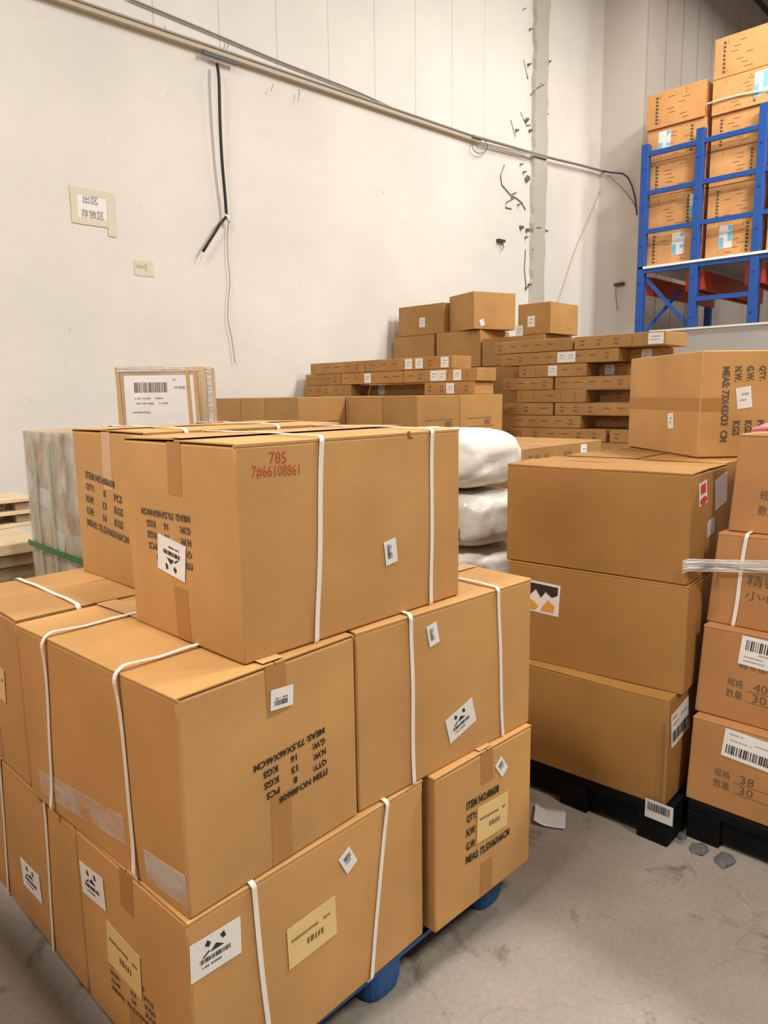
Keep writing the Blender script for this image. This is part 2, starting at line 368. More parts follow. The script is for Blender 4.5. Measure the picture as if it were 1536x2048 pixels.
    def patch(s, name, f, r, mat, off=.0009, parent=None, n=4, th=.0006):
        cu, cv, w, h, a = r; ca, sa = math.cos(a), math.sin(a); vs = []; fs = []
        for lay in (0, 1):
            for j in range(n+1):
                for i in range(n+1):
                    p = (i/n-.5)*w; q = (j/n-.5)*h
                    vs.append(s.surf(f, cu+p*ca-q*sa, cv+p*sa+q*ca, off-lay*th))
        k = (n+1)*(n+1)
        for j in range(n):
            for i in range(n):
                a0 = j*(n+1)+i; fs.append((a0, a0+1, a0+n+2, a0+n+1)); fs.append((k+a0, k+a0+n+1, k+a0+n+2, k+a0+1))
        for i in range(n):
            for a0, a1 in ((i, i+1), (n*(n+1)+i+1, n*(n+1)+i), ((i+1)*(n+1), i*(n+1)), (i*(n+1)+n, (i+1)*(n+1)+n)):
                fs.append((a0, a0+k, a1+k, a1))
        return MB().add(vs, fs).build(name, M[mat], parent or s.root)
    def shapes(s, name, f, r, items, mat, off=.0028, parent=None):
        """items in the unit square of rect r: ('t', string, x0, y0, x1, y1, bold) text, ('p', [(x, y)...]) polygon, ('b', x0, y0, x1, y1, seed) barcode"""
        cu, cv, w, h, a = r; ca, sa = math.cos(a), math.sin(a); mb = MB()
        def mp(x, y):
            p = (x-.5)*w; q = (y-.5)*h; return s.surf(f, cu+p*ca-q*sa, cv+p*sa+q*ca, off)
        for it in items:
            if it[0] == 't':
                vs, fs, asp = text2d(it[1], 0.0 if ord(it[1][0]) > 2000 else (it[6] if len(it) > 6 else .02)); x0, y0, x1, y1 = it[2:6]
                mb.add([mp(x0+(x1-x0)*x, y0+(y1-y0)*y) for x, y in vs], fs)
            elif it[0] == 'p': mb.add([mp(x, y) for x, y in it[1]], [tuple(range(len(it[1])))])
            elif it[0] == 'b':
                x0, y0, x1, y1 = it[1:5]; rd = random.Random(it[5]); x = x0
                while x < x1:
                    ww = rd.choice((.012, .02, .03))*(x1-x0); mb.add([mp(x, y0), mp(min(x+ww, x1), y0), mp(min(x+ww, x1), y1), mp(x, y1)], [(0, 1, 2, 3)])
                    x += ww+rd.choice((.010, .016, .026))*(x1-x0)
            elif it[0] == 'l':                                # a line of tiny unreadable print
                x0, y0, x1, y1 = it[1:5]; rd = random.Random(it[5]); x = x0; st = (y1-y0)/w*h*.7
                while x < x1:
                    ww = rd.uniform(.4, .9)*st; 
                    if rd.random() < .85: mb.add([mp(x, y0+(y1-y0)*rd.uniform(0, .3)), mp(min(x+ww, x1), y0+(y1-y0)*rd.uniform(0, .3)), mp(min(x+ww, x1), y1), mp(x, y1-(y1-y0)*rd.uniform(0, .3))], [(0, 1, 2, 3)])
                    x += ww+.3*st
        if not mb.v: return
        return mb.build(name, M[mat], parent or s.root)
    def tape(s, mat='tape', w=.058, top=.10, bottom=.12, ends=None, topside=True):
        fs = ends or (('-X', '+X') if s.long == 'X' else ('-Y', '+Y'))
        U = s.dims(fs[0])[0]
        for f in fs:
            if top: s.patch('packing_tape', f, (U/2, s.H-top/2-.002, w, top-.004, 0), mat, .0007, n=3, th=.0004)
            if bottom: s.patch('packing_tape', f, (U/2, bottom/2+.002, w, bottom-.004, 0), mat, .0007, n=3, th=.0004)
        if topside:
            r = (s.LX/2, s.LY/2, s.LX-.01, w, 0) if s.long == 'X' else (s.LX/2, s.LY/2, w, s.LY-.01, 0)
            s.patch('packing_tape', 'T', r, 'tape_light', .0052, n=2, th=.0004)
    def strap(s, at_top, at_bot, w=.013, th=.0014, r=.009, name='strap', mat='strap', lift=.002):
        """girth strap; at_* = distance from the -X end (long X) or from the -Y end (long Y)"""
        LB = s.LY if s.long == 'X' else s.LX; E, H = LB/2, s.H
        loop = []                                             # (lateral, z, nx, nz)
        def arc(cx, cz, a0, a1):
            for k in range(7):
                a = a0+(a1-a0)*k/6; q_ = r*1.46+.001; loop.append((cx+q_*math.cos(a), cz+q_*math.sin(a), math.cos(a), math.sin(a)))
        NS = 14
        def side(sg):
            for k in range(1, NS):
                t = k/NS; z = (H-r)*(1-t)+r*t if sg < 0 else r*(1-t)+(H-r)*t
                pos = at_bot+(at_top-at_bot)*z/H
                if s.long == 'X': f = '-Y' if sg < 0 else '+Y'; u = pos if sg < 0 else s.LX-pos
                else: f = '-X' if sg < 0 else '+X'; u = (s.LY-pos) if sg < 0 else pos
                d = max(s.d(f, u, z), 0)
                so = .46*r*(math.exp(-abs(s.H-r-z)/.035)+math.exp(-abs(z-r)/.035)); loop.append((sg*(E+d+lift*.8+so), z, sg, 0))
        arc(E-r, H-r, 0, math.pi/2)
        for k in range(1, 6): loop.append(((E-r)*(1-2*k/6), H+.0065+.0015*math.sin(k*2.1+s.seed), 0, 1))
        arc(-E+r, H-r, math.pi/2, math.pi); side(-1); arc(-E+r, r, math.pi, 1.5*math.pi)
        for k in range(1, 4): loop.append((-(E-r)*(1-2*k/4), .0005, 0, -1))
        arc(E-r, r, 1.5*math.pi, 2*math.pi); side(1)
        vs = []; n = len(loop)
        for i, (l, z, nx, nz) in enumerate(loop):
            z = max(z, -lift); pos = at_bot+(at_top-at_bot)*min(max(z/H, 0), 1) + .0015*math.sin(i*.5+s.seed)
            for dw, o in ((-w/2, 0), (w/2, 0), (w/2, th), (-w/2, th)):
                L, Z = l+nx*o, z+nz*o
                p = (pos+dw-s.LX/2, L, Z) if s.long == 'X' else (L, pos+dw-s.LY/2, Z)
                vs.append((p[0]+s.sh[0]*Z, p[1]+s.sh[1]*Z, p[2]))
        fs = []
        for i in range(n):
            j = (i+1) % n
            for k in range(4): fs.append((i*4+k, i*4+(k+1) % 4, j*4+(k+1) % 4, j*4+k))
        return MB().add(vs, fs).build(name, M[mat], s.root, smooth=False)
    def strap_px(s, f, top, bot, **k):
        a = s.uv(f, *top)[0]; b = s.uv(f, *bot)[0]
        va = s.uv(f, *top)[1]; vb = s.uv(f, *bot)[1]
        if s.long == 'Y': a, b = s.LY-a, s.LY-b
        g = (a-b)/max(va-vb, .05); return s.strap(b+g*(s.H-vb), b-g*vb, **k)
    def sticker(s, f, px, kind, rot=0):
        r = s.rect(f, px); r = (*r[:4], r[4]+rot)
        if rot and abs(abs(rot)-math.pi/2) < .1: r = (r[0], r[1], r[3], r[2], r[4])
        s.label(f, r, kind)
    def label(s, f, r, kind):
        base = 'yellow' if kind == 'yellow' else 'paper'
        p = s.patch('shipping_label' if kind != 'yellow' else 'yellow_label', f, r, base, .0022)
        if kind == 'logo':                                    # white label with a dark peaked emblem above a line of print
            s.shapes('emblem', f, r, [('p', [(.38, .55), (.50, .70), (.66, .55)]), ('p', [(.28, .78), (.33, .90), (.40, .80), (.36, .70)]), ('p', [(.58, .85), (.66, .90), (.70, .74), (.63, .72)]),
                                      ('p', [(.22, .50), (.36, .62), (.38, .58), (.26, .48)])], 'ink', parent=p)
            s.shapes('printed_text', f, r, [('b', .18, .34, .78, .46, 3), ('l', .22, .20, .6, .26, 4)], 'ink', parent=p)
        elif kind == 'diamond' or kind == 'code':
            s.shapes('barcode', f, r, [('b', .25, .55, .85, .80, 8), ('l', .25, .42, .8, .50, 5)], 'ink', parent=p)
        elif kind == 'yellow':
            s.shapes('printed_text', f, r, [('l', .08, .60, .92, .68, 12), ('l', .38, .28, .72, .46, 21)], 'ink_brown', parent=p)
        elif kind == 'barcode':
            s.shapes('barcode', f, r, [('b', .08, .52, .92, .88, 2)], 'ink', parent=p)
            s.shapes('printed_text', f, r, [('l', .3, .40, .8, .47, 1), ('l', .08, .26, .42, .32, 6), ('l', .08, .12, .5, .18, 7)], 'grey_ink', parent=p)
        elif kind == 'barcode_low':
            s.shapes('barcode', f, r, [('b', .06, .14, .94, .46, 9)], 'ink', parent=p)
            s.shapes('printed_text', f, r, [('l', .08, .82, .3, .88, 1), ('l', .5, .70, .9, .75, 6), ('l', .1, .62, .45, .67, 7)], 'grey_ink', parent=p)
        elif kind == 'small':
            s.shapes('printed_text', f, r, [('l', .2, .6, .8, .72, 2), ('l', .2, .35, .7, .45, 3)], 'grey_ink', parent=p)
        return p
    def mark(s, f, r, lines=None, mat='ink', bold=.035):
        L = lines or MARKS
        items = []
        n = len(L)
        for i, row in enumerate(L):
            y1 = 1-(i/n)-.02; y0 = y1-.62/n
            for t, x0, x1 in row: items.append(('t', t, x0, y0, x1, y1, bold))
        return s.shapes('shipping_mark', f, r, items, mat, off=.0013)
MARKS = [[('ITEM NO:88608', 0, .80)], [('QTY:', 0, .24), ('8', .50, .56), ('PCS', .78, .98)], [('N.W:', 0, .22), ('13', .48, .58), ('KGS', .78, 1.0)],
         [('G.W:', 0, .22), ('16', .48, .58), ('KGS', .78, 1.0)], [('MEAS: 73.5X46X46CM', 0, 1.12)]]

# ------------------------------------------------------------------ the setting
MB().box(-6, 17.2, -8, 8, -.1, 0).build('floor', M['floor'])['kind'] = 'structure'
NW = Vector((.05, .99875, 0)); TW = Vector((.99875, -.05, 0))          # left wall: distance 6 m, slightly turned
def wallpt(px, py, off=0):
    r = ray(px, py); return EYE + r*((6.0-off)/NW.dot(r))
WROT = math.atan2(TW.y, TW.x)
def wl(p):                                                   # world -> wall coordinates (along, out of the wall, up)
    p = Vector(p); return Vector((p.dot(TW), 6.0-p.dot(NW), p.z))
def wall_slab(name, x0, x1, z0, z1, mat, out0=-.15, out1=0, bevel=0):
    mb = MB(); mb.box(x0, x1, -out1, -out0, z0, z1)
    o = mb.build(name, M[mat], bevel=bevel); o.location = (NW.x*6, NW.y*6, 0); o.rotation_euler = (0, 0, WROT); return o
zt = 4.60
wall_slab('wall_left', -6, 10.20, 0, 8.2, 'wall')['kind'] = 'structure'
# white panelling above the trunking, with vertical seams
seams = [wl(wallpt(px, py)).x for px, py in ((305, 30), (437, 50), (553, 100), (656, 100), (748, 100), (830, 100), (903, 100), (968, 100))]
xs = [-6, seams[0]-1.55, seams[0]-.78]+seams+[wl(wallpt(1052, 200)).x]
mb = MB()
for a, b in zip(xs[:-1], xs[1:]): mb.box(a+.0015, b-.0015, -.008, 0, zt+.02, 8.2)
o = mb.build('wall_left_panelling', M['wall_panel'], bevel=.003); o.location = (NW.x*6, NW.y*6, 0); o.rotation_euler = (0, 0, WROT); o['kind'] = 'structure'
o.name = 'trim_1'
# rough greenish strip between the wall and the far bay
x0 = wl(wallpt(1062, 300)).x; x1 = wl(wallpt(1090, 300)).x
rd = random.Random(4)
mb = MB(); n = 70; vs = []; fs = []
for i in range(n+1):
    z = 8.2*i/n; a = x0+rd.uniform(-.02, .02); b = x1+rd.uniform(-.02, .02)
    vs += [(a, 0, z), (a+.02, -.05, z), (b-.02, -.05, z), (b, 0, z)]
for i in range(n):
    for k in range(3): fs.append((i*4+k, i*4+k+1, (i+1)*4+k+1, (i+1)*4+k))
mb.add(vs, fs)
o = mb.build('trim_2', M['pilaster']); o.location = (NW.x*6, NW.y*6, 0); o.rotation_euler = (0, 0, WROT); o['kind'] = 'structure'
# ragged mortar squeezed out along its edge
mb = MB()
for px, py, s_ in ((1050, 240, .10), (1058, 262, .06), (1030, 262, .05), (1046, 345, .05), (1052, 358, .12), (1040, 330, .04), (1022, 395, .05), (1035, 410, .05), (1040, 455, .09), (1052, 460, .08),
                   (1050, 475, .06), (1058, 60, .04), (1055, 130, .05), (1050, 575, .05), (1056, 570, .06), (1068, 180, .05), (1075, 170, .04), (1095, 125, .04), (1090, 230, .04), (1060, 500, .05), (1045, 20, .03)):
    c = wl(wallpt(px, py)); k = 9; ring = []
    for i in range(k):
        a = 2*math.pi*i/k; rr = s_*rd.uniform(.15, 1.0)*.5
        ring.append((c.x+rr*math.cos(a)*.7, -.004, c.z+rr*math.sin(a)))
    top = [(x*.4+c.x*.6, -.062, z*.4+c.z*.6) for x, y, z in ring]
    mb.add(ring+top, [tuple(range(k, 2*k))]+[(i, (i+1) % k, k+(i+1) % k, k+i) for i in range(k)])
for pl in (((1040, 225), (1046, 240), (1052, 252), (1060, 250)), ((1020, 240), (1026, 262), (1030, 275)), ((1050, 420), (1042, 405), (1030, 395), (1012, 405), (1010, 415), (1022, 418)), ((1008, 330), (1000, 352), (1003, 370), (1020, 390), (1032, 385)),
           ((1060, 190), (1068, 178), (1080, 172), (1090, 170)), ((1046, 120), (1050, 140), (1055, 158)), ((1052, 462), (1070, 456), (1095, 462)), ((1050, 500), (1048, 540), (1052, 580)), ((1094, 100), (1096, 130)), ((1093, 180), (1091, 220))):
    mb.tube([Vector((wl(wallpt(*p)).x, -.008, wl(wallpt(*p)).z)) + Vector((0, -.05 if p[0] > 1062 and p[0] < 1090 else 0, 0)) for p in pl], .007, 5)
o = mb.build('trim_3', M['mortar']); o.location = (NW.x*6, NW.y*6, 0); o.rotation_euler = (0, 0, WROT); o['kind'] = 'structure'

# pier at the far end and the ribbed far wall behind the rack
PX = 10.28; yc = at(1214, 300, x=PX).y; yp = at(1289, 200, x=PX).y
MB().box(PX, 17.2, yp, 6.4, 0, 8.2).build('wall_pier', M['wall_grey'])['kind'] = 'structure'
bpy.data.objects['wall_pier'].name = 'wall_corner'
mb = MB(); xx = PX; k = 0
while xx < 17:
    mb.box(xx+(.0 if k == 0 else .012), xx+.54, yp-.03, yp, 0, 8.2); mb.box(xx+.54, xx+.552, yp-.012, yp, 0, 8.2); xx += .552; k += 1
mb.build('wall_side', M['wall_ribbed'], bevel=.004)['kind'] = 'structure'
MB().box(17.0, 17.2, -8, 6.4, 0, 8.2).build('wall_far', M['wall_ribbed'])['kind'] = 'structure'
CZ = at(1518, 6, y=yp-.03).z
mb = MB(); mb.box(-6, 17.2, -8, 8, CZ, CZ+.1); mb.build('ceiling', M['roof'])['kind'] = 'structure'
MB().box(PX, 17.0, yp-.09, yp-.03, CZ-.05, CZ).build('trim_4', M['steel_dark'])['kind'] = 'structure'

# trunking, cables and papers on the left wall
def on_wall(px, py, off=0): return wallpt(px, py, off)
mb = MB(); p0 = wl(on_wall(60, -12)); p1 = wl(on_wall(955, 281))
mb.bar((p0.x-3, -.03, p0.z), (p1.x, -.03, p1.z-.01), .055, .06, up=(0, 0, 1))
t = empty('cable_trunking', (NW.x*6, NW.y*6, 0), WROT, 'long yellowed cable trunking running across the left wall', 'cable trunking')
mb.build('channel', M['trunk'], t)
mb = MB(); mb.bar((p0.x-3, -.064, p0.z+.012), (p1.x, -.064, p1.z+.004), .008, .012); mb.build('cover_seam', M['cable_grey'], t)
a_, b_ = wl(on_wall(398, 108)), wl(on_wall(466, 132))
mb = MB(); mb.bar((a_.x, -.066, a_.z), (b_.x, -.066, b_.z), .012, .035); mb.build('open_slot', M['cable_black'], t)
def cable(name, pts, r, mat, label, cat='cable', off=.03, n=6):
    P = [on_wall(px, py, off if len(q) == 0 else q[0]) for px, py, *q in pts]
    # smooth
    Q = []
    for i in range(len(P)-1):
        a = P[max(i-1, 0)]; b = P[i]; c = P[i+1]; d = P[min(i+2, len(P)-1)]
        for k in range(5):
            t = k/5; Q.append(.5*((2*b)+(-a+c)*t+(2*a-5*b+4*c-d)*t*t+(-a+3*b-3*c+d)*t**3))
    Q.append(P[-1])
    o = MB().tube(Q, r, n).build(name, M[mat], smooth=True); tag(o, label, cat); return o
o = cable('hanging_cable', [(434, 128, .07), (438, 160, .09), (440, 240, .08), (444, 320, .07), (450, 390, .06), (453, 432, .05)], .0135, 'cable_black', 'thick black cable hanging down from the trunking on the left wall')
def sub_tube(name, pts, r, mat, par, off):
    P = [on_wall(px, py, off) for px, py in pts]; s = MB().tube(P, r, 6).build(name, M[mat], par, smooth=True); return s
sub_tube('cut_tail', [(452, 434), (440, 448), (428, 468), (415, 488), (406, 503)], .0125, 'cable_black', o, .06)
sub_tube('bare_wire', [(406, 503), (403, 512), (401, 519)], .004, 'cable_white', o, .06)
sub_tube('insulating_knot', [(450, 428), (456, 436), (459, 446)], [.010, .022, .012], 'cable_white', o, .055)
cable('thin_wire', [(457, 446), (455, 480), (456, 520), (460, 560), (457, 600), (456, 640), (464, 680), (470, 726)], .0035, 'cable_grey', 'thin curled wire dangling below the black cable', 'wire')
cable('slack_cable', [(255, -4), (400, 56), (554, 121), (700, 178), (800, 222), (880, 250), (945, 273)], .009, 'cable_grey', 'slack grey cable running above the trunking and meeting it at a loop')
cable('conduit_run', [(945, 272), (1010, 290), (1094, 314), (1160, 330), (1208, 343)], .016, 'cable_grey', 'bundle of grey cables crossing the far end of the left wall', off=.07)
cable('conduit_run', [(962, 284), (1010, 296), (1060, 308), (1094, 317)], .009, 'trunk', 'lighter cable sagging just beneath the grey cable bundle', off=.075)
P = []
for k in range(17):
    a = 2*math.pi*k/16; P.append(on_wall(960+15*math.cos(a), 292+15*math.sin(a), .05))
tag(MB().tube(P, .006, 6).build('cable_coil', M['cable_grey'], smooth=True), 'small loop of grey cable tied at the joint on the left wall', 'cable')
def yz(px, py, x): return at(px, py, x=x)
P = [on_wall(1205, 342, .07)]+[yz(a, b, PX-.04) for a, b in ((1222, 345), (1245, 347), (1256, 355), (1264, 372), (1270, 395), (1274, 430))]
tag(MB().tube(P, .010, 6).build('corner_cable', M['cable_black'], smooth=True), 'dark cable bending around the wall corner and down beside the blue rack', 'cable')
P = [yz(a, b, PX-.03) for a, b in ((1215, 350), (1240, 372), (1262, 398), (1272, 415))]
tag(MB().tube(P, .007, 6).build('corner_cable', M['cable_grey'], smooth=True), 'lighter cable slanting down the grey pier to the blue rack', 'cable')
cable('slanting_cord', [(1206, 365), (1180, 430), (1150, 500), (1120, 590), (1105, 620)], .010, 'trunk', 'thin pale cord slanting down the cream wall beside the corner', 'cord', off=.012)
b0 = yz(1232, 572, PX); h = empty('cable_hook', (PX, b0.y, b0.z), 0, 'small dark metal hook fixed on the grey pier left of the rack', 'hook')
MB().box(-.05, 0, -.13, .01, -.01, .035).build('bracket', M['steel_dark'], h)
MB().tube([(-.05, -.02, 0), (-.055, -.03, -.15), (-.05, -.06, -.35)], .007, 6).build('wire_tail', M['cable_grey'], h)
b0 = on_wall(1000, 485, 0); w_ = wl(b0)
h = empty('metal_fixing', b0, WROT, 'tiny dark metal fixing stub on the left wall near the corner strip', 'wall fixing')
MB().box(-.08, .05, -.05, 0, .0, .03).build('stub', M['steel_dark'], h); MB().tube([(0, -.04, 0), (.02, -.045, -.06), (-.01, -.04, -.1)], .006, 5).build('loose_wire', M['steel_dark'], h)
# sprigs of dried plaster / cut ties on the trunking
mb = MB()
for px, py, dx, dy in ((441, 105, 3, -14), (446, 106, 6, -18), (455, 118, -2, -8), (325, 70, -1, -14), (540, 172, -5, 14), (592, 183, -2, 24), (556, 150, -1, -12), (590, 182, 3, 12)):
    mb.tube([wl(on_wall(px, py)) *Vector((1, 0, 1)) if False else Vector((wl(on_wall(px, py)).x, -.05, wl(on_wall(px, py)).z)), Vector((wl(on_wall(px+dx, py+dy)).x, -.055, wl(on_wall(px+dx, py+dy)).z))], .003, 4)
mb.build('cable_tie_tails', M['cable_grey'], t)

def wall_sheet(name, pts, label, cat, mat='paper', off=.004):
    q = [on_wall(px, py, off) for px, py in pts]; c = sum(q, Vector())/4
    wv = ((q[1]-q[0])+(q[2]-q[3]))/2; hv = ((q[0]-q[3])+(q[1]-q[2]))/2
    return c, abs(wv.dot(TW)), abs(hv.z)
c, w, hh = wall_sheet('n', ((155, 388), (215, 394), (214, 442), (152, 436)), '', '')
s = empty('paper_notice', c, WROT, 'white paper notice with two lines of print taped to the left wall', 'notice')
mb = MB().box(-w/2, w/2, 0, .002, -hh/2, hh/2); mb.build('sheet', M['paper'], s)
k_ = .045
for bx in ((-w/2-.04, w/2+.05, hh/2-.005, hh/2+k_), (-w/2-.04, w/2+.05, -hh/2-k_, -hh/2+.005)):
    MB().box(bx[0], bx[1], -.002, 0, bx[2], bx[3]).build('masking_tape', M['masking'], s)
for bx in ((-w/2-.045, -w/2+.004, -hh/2-.04, hh/2+.05), (w/2-.004, w/2+.06, -hh/2-.11, hh/2+.04)):
    MB().box(bx[0], bx[1], -.003, -.001, bx[2], bx[3]).build('masking_tape', M['masking'], s)
mb = MB()
for st, x0_, x1_, z0_, z1_ in (('出区', -.07, .05, .025, .085), ('存放区', -.09, .09, -.085, -.02)):
    vs, fs, asp = text2d(st, 0.0); mb.add([(x0_+(x1_-x0_)*x, -.0035, z0_+(z1_-z0_)*y) for x, y in vs], fs)
mb.build('printed_text', M['grey_ink'], s)
c, w, hh = wall_sheet('n', ((270, 521), (307, 523), (307, 553), (268, 551)), '', '')
s = empty('paper_note', c, WROT, 'small yellowed paper note stuck on the left wall below the notice', 'note')
MB().box(-w/2, w/2, 0, .002, -hh/2, hh/2).build('sheet', M['masking'], s)
mb = MB(); mb.box(-w*.4, 0, -.001, 0, .0, .025); mb.box(w*.05, w*.15, -.001, 0, -.02, .04); mb.build('faded_print', M['trunk'], s)

# ------------------------------------------------------------------ pallets
def pallet(name, x0, x1, y0, y1, hgt, mat, label, cat='pallet', yaw=0, feet=True, footr=.07):
    cx, cy = (x0+x1)/2, (y0+y1)/2; LX, LY = x1-x0, y1-y0
    e = empty(name, (cx, cy, 0), yaw, label, cat)
    mb = MB(); t = .035
    n = 9
    for i in range(n):
        a = -LX/2+LX*i/(n-1); mb.box(a-.022 if i else a, a+.022 if i < n-1 else a, -LY/2, LY/2, hgt-t*.55, hgt)
    for i in range(n):
        a = -LY/2+LY*i/(n-1); mb.box(-LX/2, LX/2, a-.022 if i else a, a+.022 if i < n-1 else a, hgt-t*.6, hgt-.001)
    for sx in (-1, 1): mb.box(sx*LX/2-(.012 if sx > 0 else 0), sx*LX/2+(.012 if sx < 0 else 0), -LY/2, LY/2, hgt-t, hgt-.0005); mb.box(-LX/2, LX/2, sx*LY/2-(.012 if sx > 0 else 0), sx*LY/2+(.012 if sx < 0 else 0), hgt-t, hgt-.0005)
    mb.build('deck', M[mat], e)
    for i in (-1, 0, 1):
        for j in (-1, 0, 1):
            m = MB(); k = 16; rings = []
            X, Y = i*(LX/2-footr-.01), j*(LY/2-footr-.01)
            for r_, z in ((footr*.98, hgt-t*.6), (footr*.92, .03), (footr*.85, .008), (footr*.8, 0)):
                rings.append([(X+r_*math.copysign(abs(math.cos(2*math.pi*a/k))**.6, math.cos(2*math.pi*a/k)), Y+r_*math.copysign(abs(math.sin(2*math.pi*a/k))**.6, math.sin(2*math.pi*a/k)), z) for a in range(k)])
            vs = [v for r_ in rings for v in r_]; fs = [(q*k+a, q*k+(a+1) % k, (q+1)*k+(a+1) % k, (q+1)*k+a) for q in range(3) for a in range(k)]
            fs += [tuple(range(k)), tuple(range(3*k, 4*k))]
            m.add(vs, fs).build('foot', M[mat], e)
    return e
pallet('plastic_pallet', .70, 1.87, 1.235, 2.42, .149, 'blue', 'blue plastic pallet with round feet under the strapped carton stack', footr=.075)
def skid_pallet(x0, x1, y0, y1, hgt, label, mat='black'):
    e = empty('plastic_pallet', ((x0+x1)/2, (y0+y1)/2, 0), 0, label, 'pallet'); LX, LY = x1-x0, y1-y0
    MB().box(-LX/2, LX/2, -LY/2, LY/2, hgt-.04, hgt).build('deck', M[mat], e, bevel=.006)
    for j in (-1, 0, 1):
        y = j*(LY/2-.06); MB().box(-LX/2, LX/2, y-.06, y+.06, 0, hgt-.04).build('runner', M[mat], e, bevel=.005)
    MB().box(-LX/2+.02, -LX/2+.05, -LY/2+.12, LY/2-.12, .02, hgt-.04).build('skirt', M[mat], e)
    return e
skid_pallet(2.47, 3.74, .965, 1.74, .149, 'black plastic pallet under the three plain cartons right of the centre')
skid_pallet(2.59, 3.36, -.12, .945, .149, 'black plastic pallet under the leaning carton stack at the right edge')

# ------------------------------------------------------------------ strapped stack in front
grpA = None
B1 = Carton('carton', (.656, 1.202, .021, .737, .499, .150, .4725), 'bottom layer carton at the front corner, yellow note and logo label on both sides')
B1.strap_px('-Y', (506, 1790), (532, 2030)); B1.strap_px('-Y', (771, 1612), (741, 1945))
B1.sticker('-Y', ((377, 1893), (478, 1832), (482, 1905), (382, 1965)), 'logo')
B1.sticker('-Y', ((675, 1719), (697, 1690), (711, 1719), (692, 1748)), 'diamond')
B1.sticker('-Y', ((570, 1858), (667, 1790), (671, 1864), (576, 1938)), 'yellow')
B1.tape()
B1.sticker('-X', ((160, 1722), (208, 1754), (215, 1822), (168, 1782)), 'logo')
B1.mark('-X', B1.rect('-X', ((222, 1905), (312, 1990), (314, 2060), (228, 1990))), mat='ink_soft')
B1.sticker('-X', ((217, 1841), (286, 1912), (286, 1992), (220, 1923)), 'yellow')
B3 = Carton('carton', (1.416, 1.192, -.024, .463, .735, .150, .473), 'bottom layer carton with a yellow note over its printed marks and a small diamond label')
B3.tape()
B3.sticker('-Y', ((988, 1532), (1001, 1512), (1014, 1532), (1002, 1554)), 'diamond')
B3.mark('-Y', B3.rect('-Y', ((931, 1596), (1008, 1562), (1010, 1680), (931, 1735))), mat='ink')
B3.sticker('-Y', ((952, 1613), (1012, 1584), (1012, 1651), (952, 1682)), 'yellow')
B2 = Carton('carton', (.647, 1.712, .0, .48, .735, .150, .4725), 'strapped carton low on the left, only a small white logo label between its straps')
B2.strap_px('-X', (93, 1612), (110, 1880)); B2.strap_px('-X', (4, 1540), (20, 1775)); B2.tape()
B2.sticker('-X', ((46, 1716), (82, 1747), (88, 1805), (50, 1767)), 'logo')
B4 = Carton('carton', (1.15, 1.96, 0, .735, .47, .150, .472), 'bottom layer carton at the back of the strapped stack, almost hidden', flaps=False, detail=1)
M1 = Carton('carton', (.664, 1.204, .043, .49, .735, .6235, .4725), 'strapped middle layer carton at the front with upside-down black print on its end')
M1.strap_px('-X', (240, 1375), (277, 1745), r=.022, lift=.003); M1.strap_px('-X', (93, 1295), (110, 1605), r=.022, lift=.003)
M1.tape(top=.115, bottom=.17)
M1.mark('-Y', M1.rect('-Y', ((650, 1553), (538, 1618), (512, 1516), (650, 1448))))
M1.sticker('-Y', ((577, 1418), (578, 1362), (546, 1370), (545, 1427)), 'code')
M2 = Carton('carton', (1.162, 1.228, -.042, .727, .481, .6235, .4725), 'strapped middle layer carton on the right, with a tilted logo label low between its straps')
M2.strap_px('-Y', (820, 1245), (826, 1560)); M2.strap_px('-Y', (995, 1190), (1003, 1465)); M2.tape()
M2.sticker('-Y', ((858, 1295), (851, 1253), (871, 1244), (877, 1281)), 'code')
M2.sticker('-Y', ((888, 1441), (941, 1393), (950, 1439), (899, 1488)), 'logo')
M3 = Carton('carton', (.643, 1.972, 0, .735, .455, .6235, .4725), 'middle layer carton at the far left with a strap across its open-seamed top')
a3 = M3.uv('T', 105, 1190)[0]; M3.strap(a3, a3); M3.tape(top=.1, topside=False)
M3.sticker('-X', ((-20, 1316), (12, 1338), (14, 1400), (-18, 1378)), 'yellow')
M4 = Carton('carton', (1.405, 1.725, 0, .48, .70, .6235, .472), 'middle layer carton hidden behind the right-hand strapped one', flaps=False, detail=1)
T1 = Carton('carton', (.852, 1.246, .002, .739, .474, 1.0975, .4725), 'large top carton of the strapped stack, red handwriting on its long side')
T1.strap_px('-Y', (641, 885), (632, 1268)); T1.strap_px('-Y', (862, 868), (860, 1196)); T1.tape(top=.125, bottom=.13)
T1.mark('-X', T1.rect('-X', ((386, 1142), (302, 1120), (292, 1012), (384, 1022))), mat='ink_soft')
T1.sticker('-X', ((374, 1165), (320, 1134), (320, 1066), (376, 1092)), 'logo')
T1.sticker('-Y', ((770, 1132), (764, 1084), (788, 1075), (793, 1121)), 'code')
r_ = T1.rect('-Y', ((503, 905), (600, 900), (600, 955), (503, 960)))
T1.shapes('handwriting', '-Y', r_, [('t', '785', .35, .55, .70, .98, 0), ('t', '7#66108861', .0, .05, .98, .50, 0)], 'red_ink', off=.0007)
r_ = T1.rect('-Y', ((814, 862), (826, 861), (826, 880), (814, 881)))
T1.shapes('tear', '-Y', r_, [('p', [(0, .9), (.5, 1), (.55, .35), (1, .3), (.9, .1), (.2, .2)])], 'ink_brown', off=.0007)
T2 = Carton('carton', (.999, 1.893, -.004, .735, .48, 1.0975, .4725), 'top layer carton at the back left with upright printed marks and clear tape')
T2.mark('-X', T2.rect('-X', ((172, 940), (247, 963), (250, 1092), (176, 1055))), mat='ink_soft')
a = T2.uv('T', 400, 862)[0]; T2.strap(a, a); a = T2.uv('T', 602, 853)[0]; T2.strap(a, a)
T2.tape('tape_light', top=.18, bottom=0)
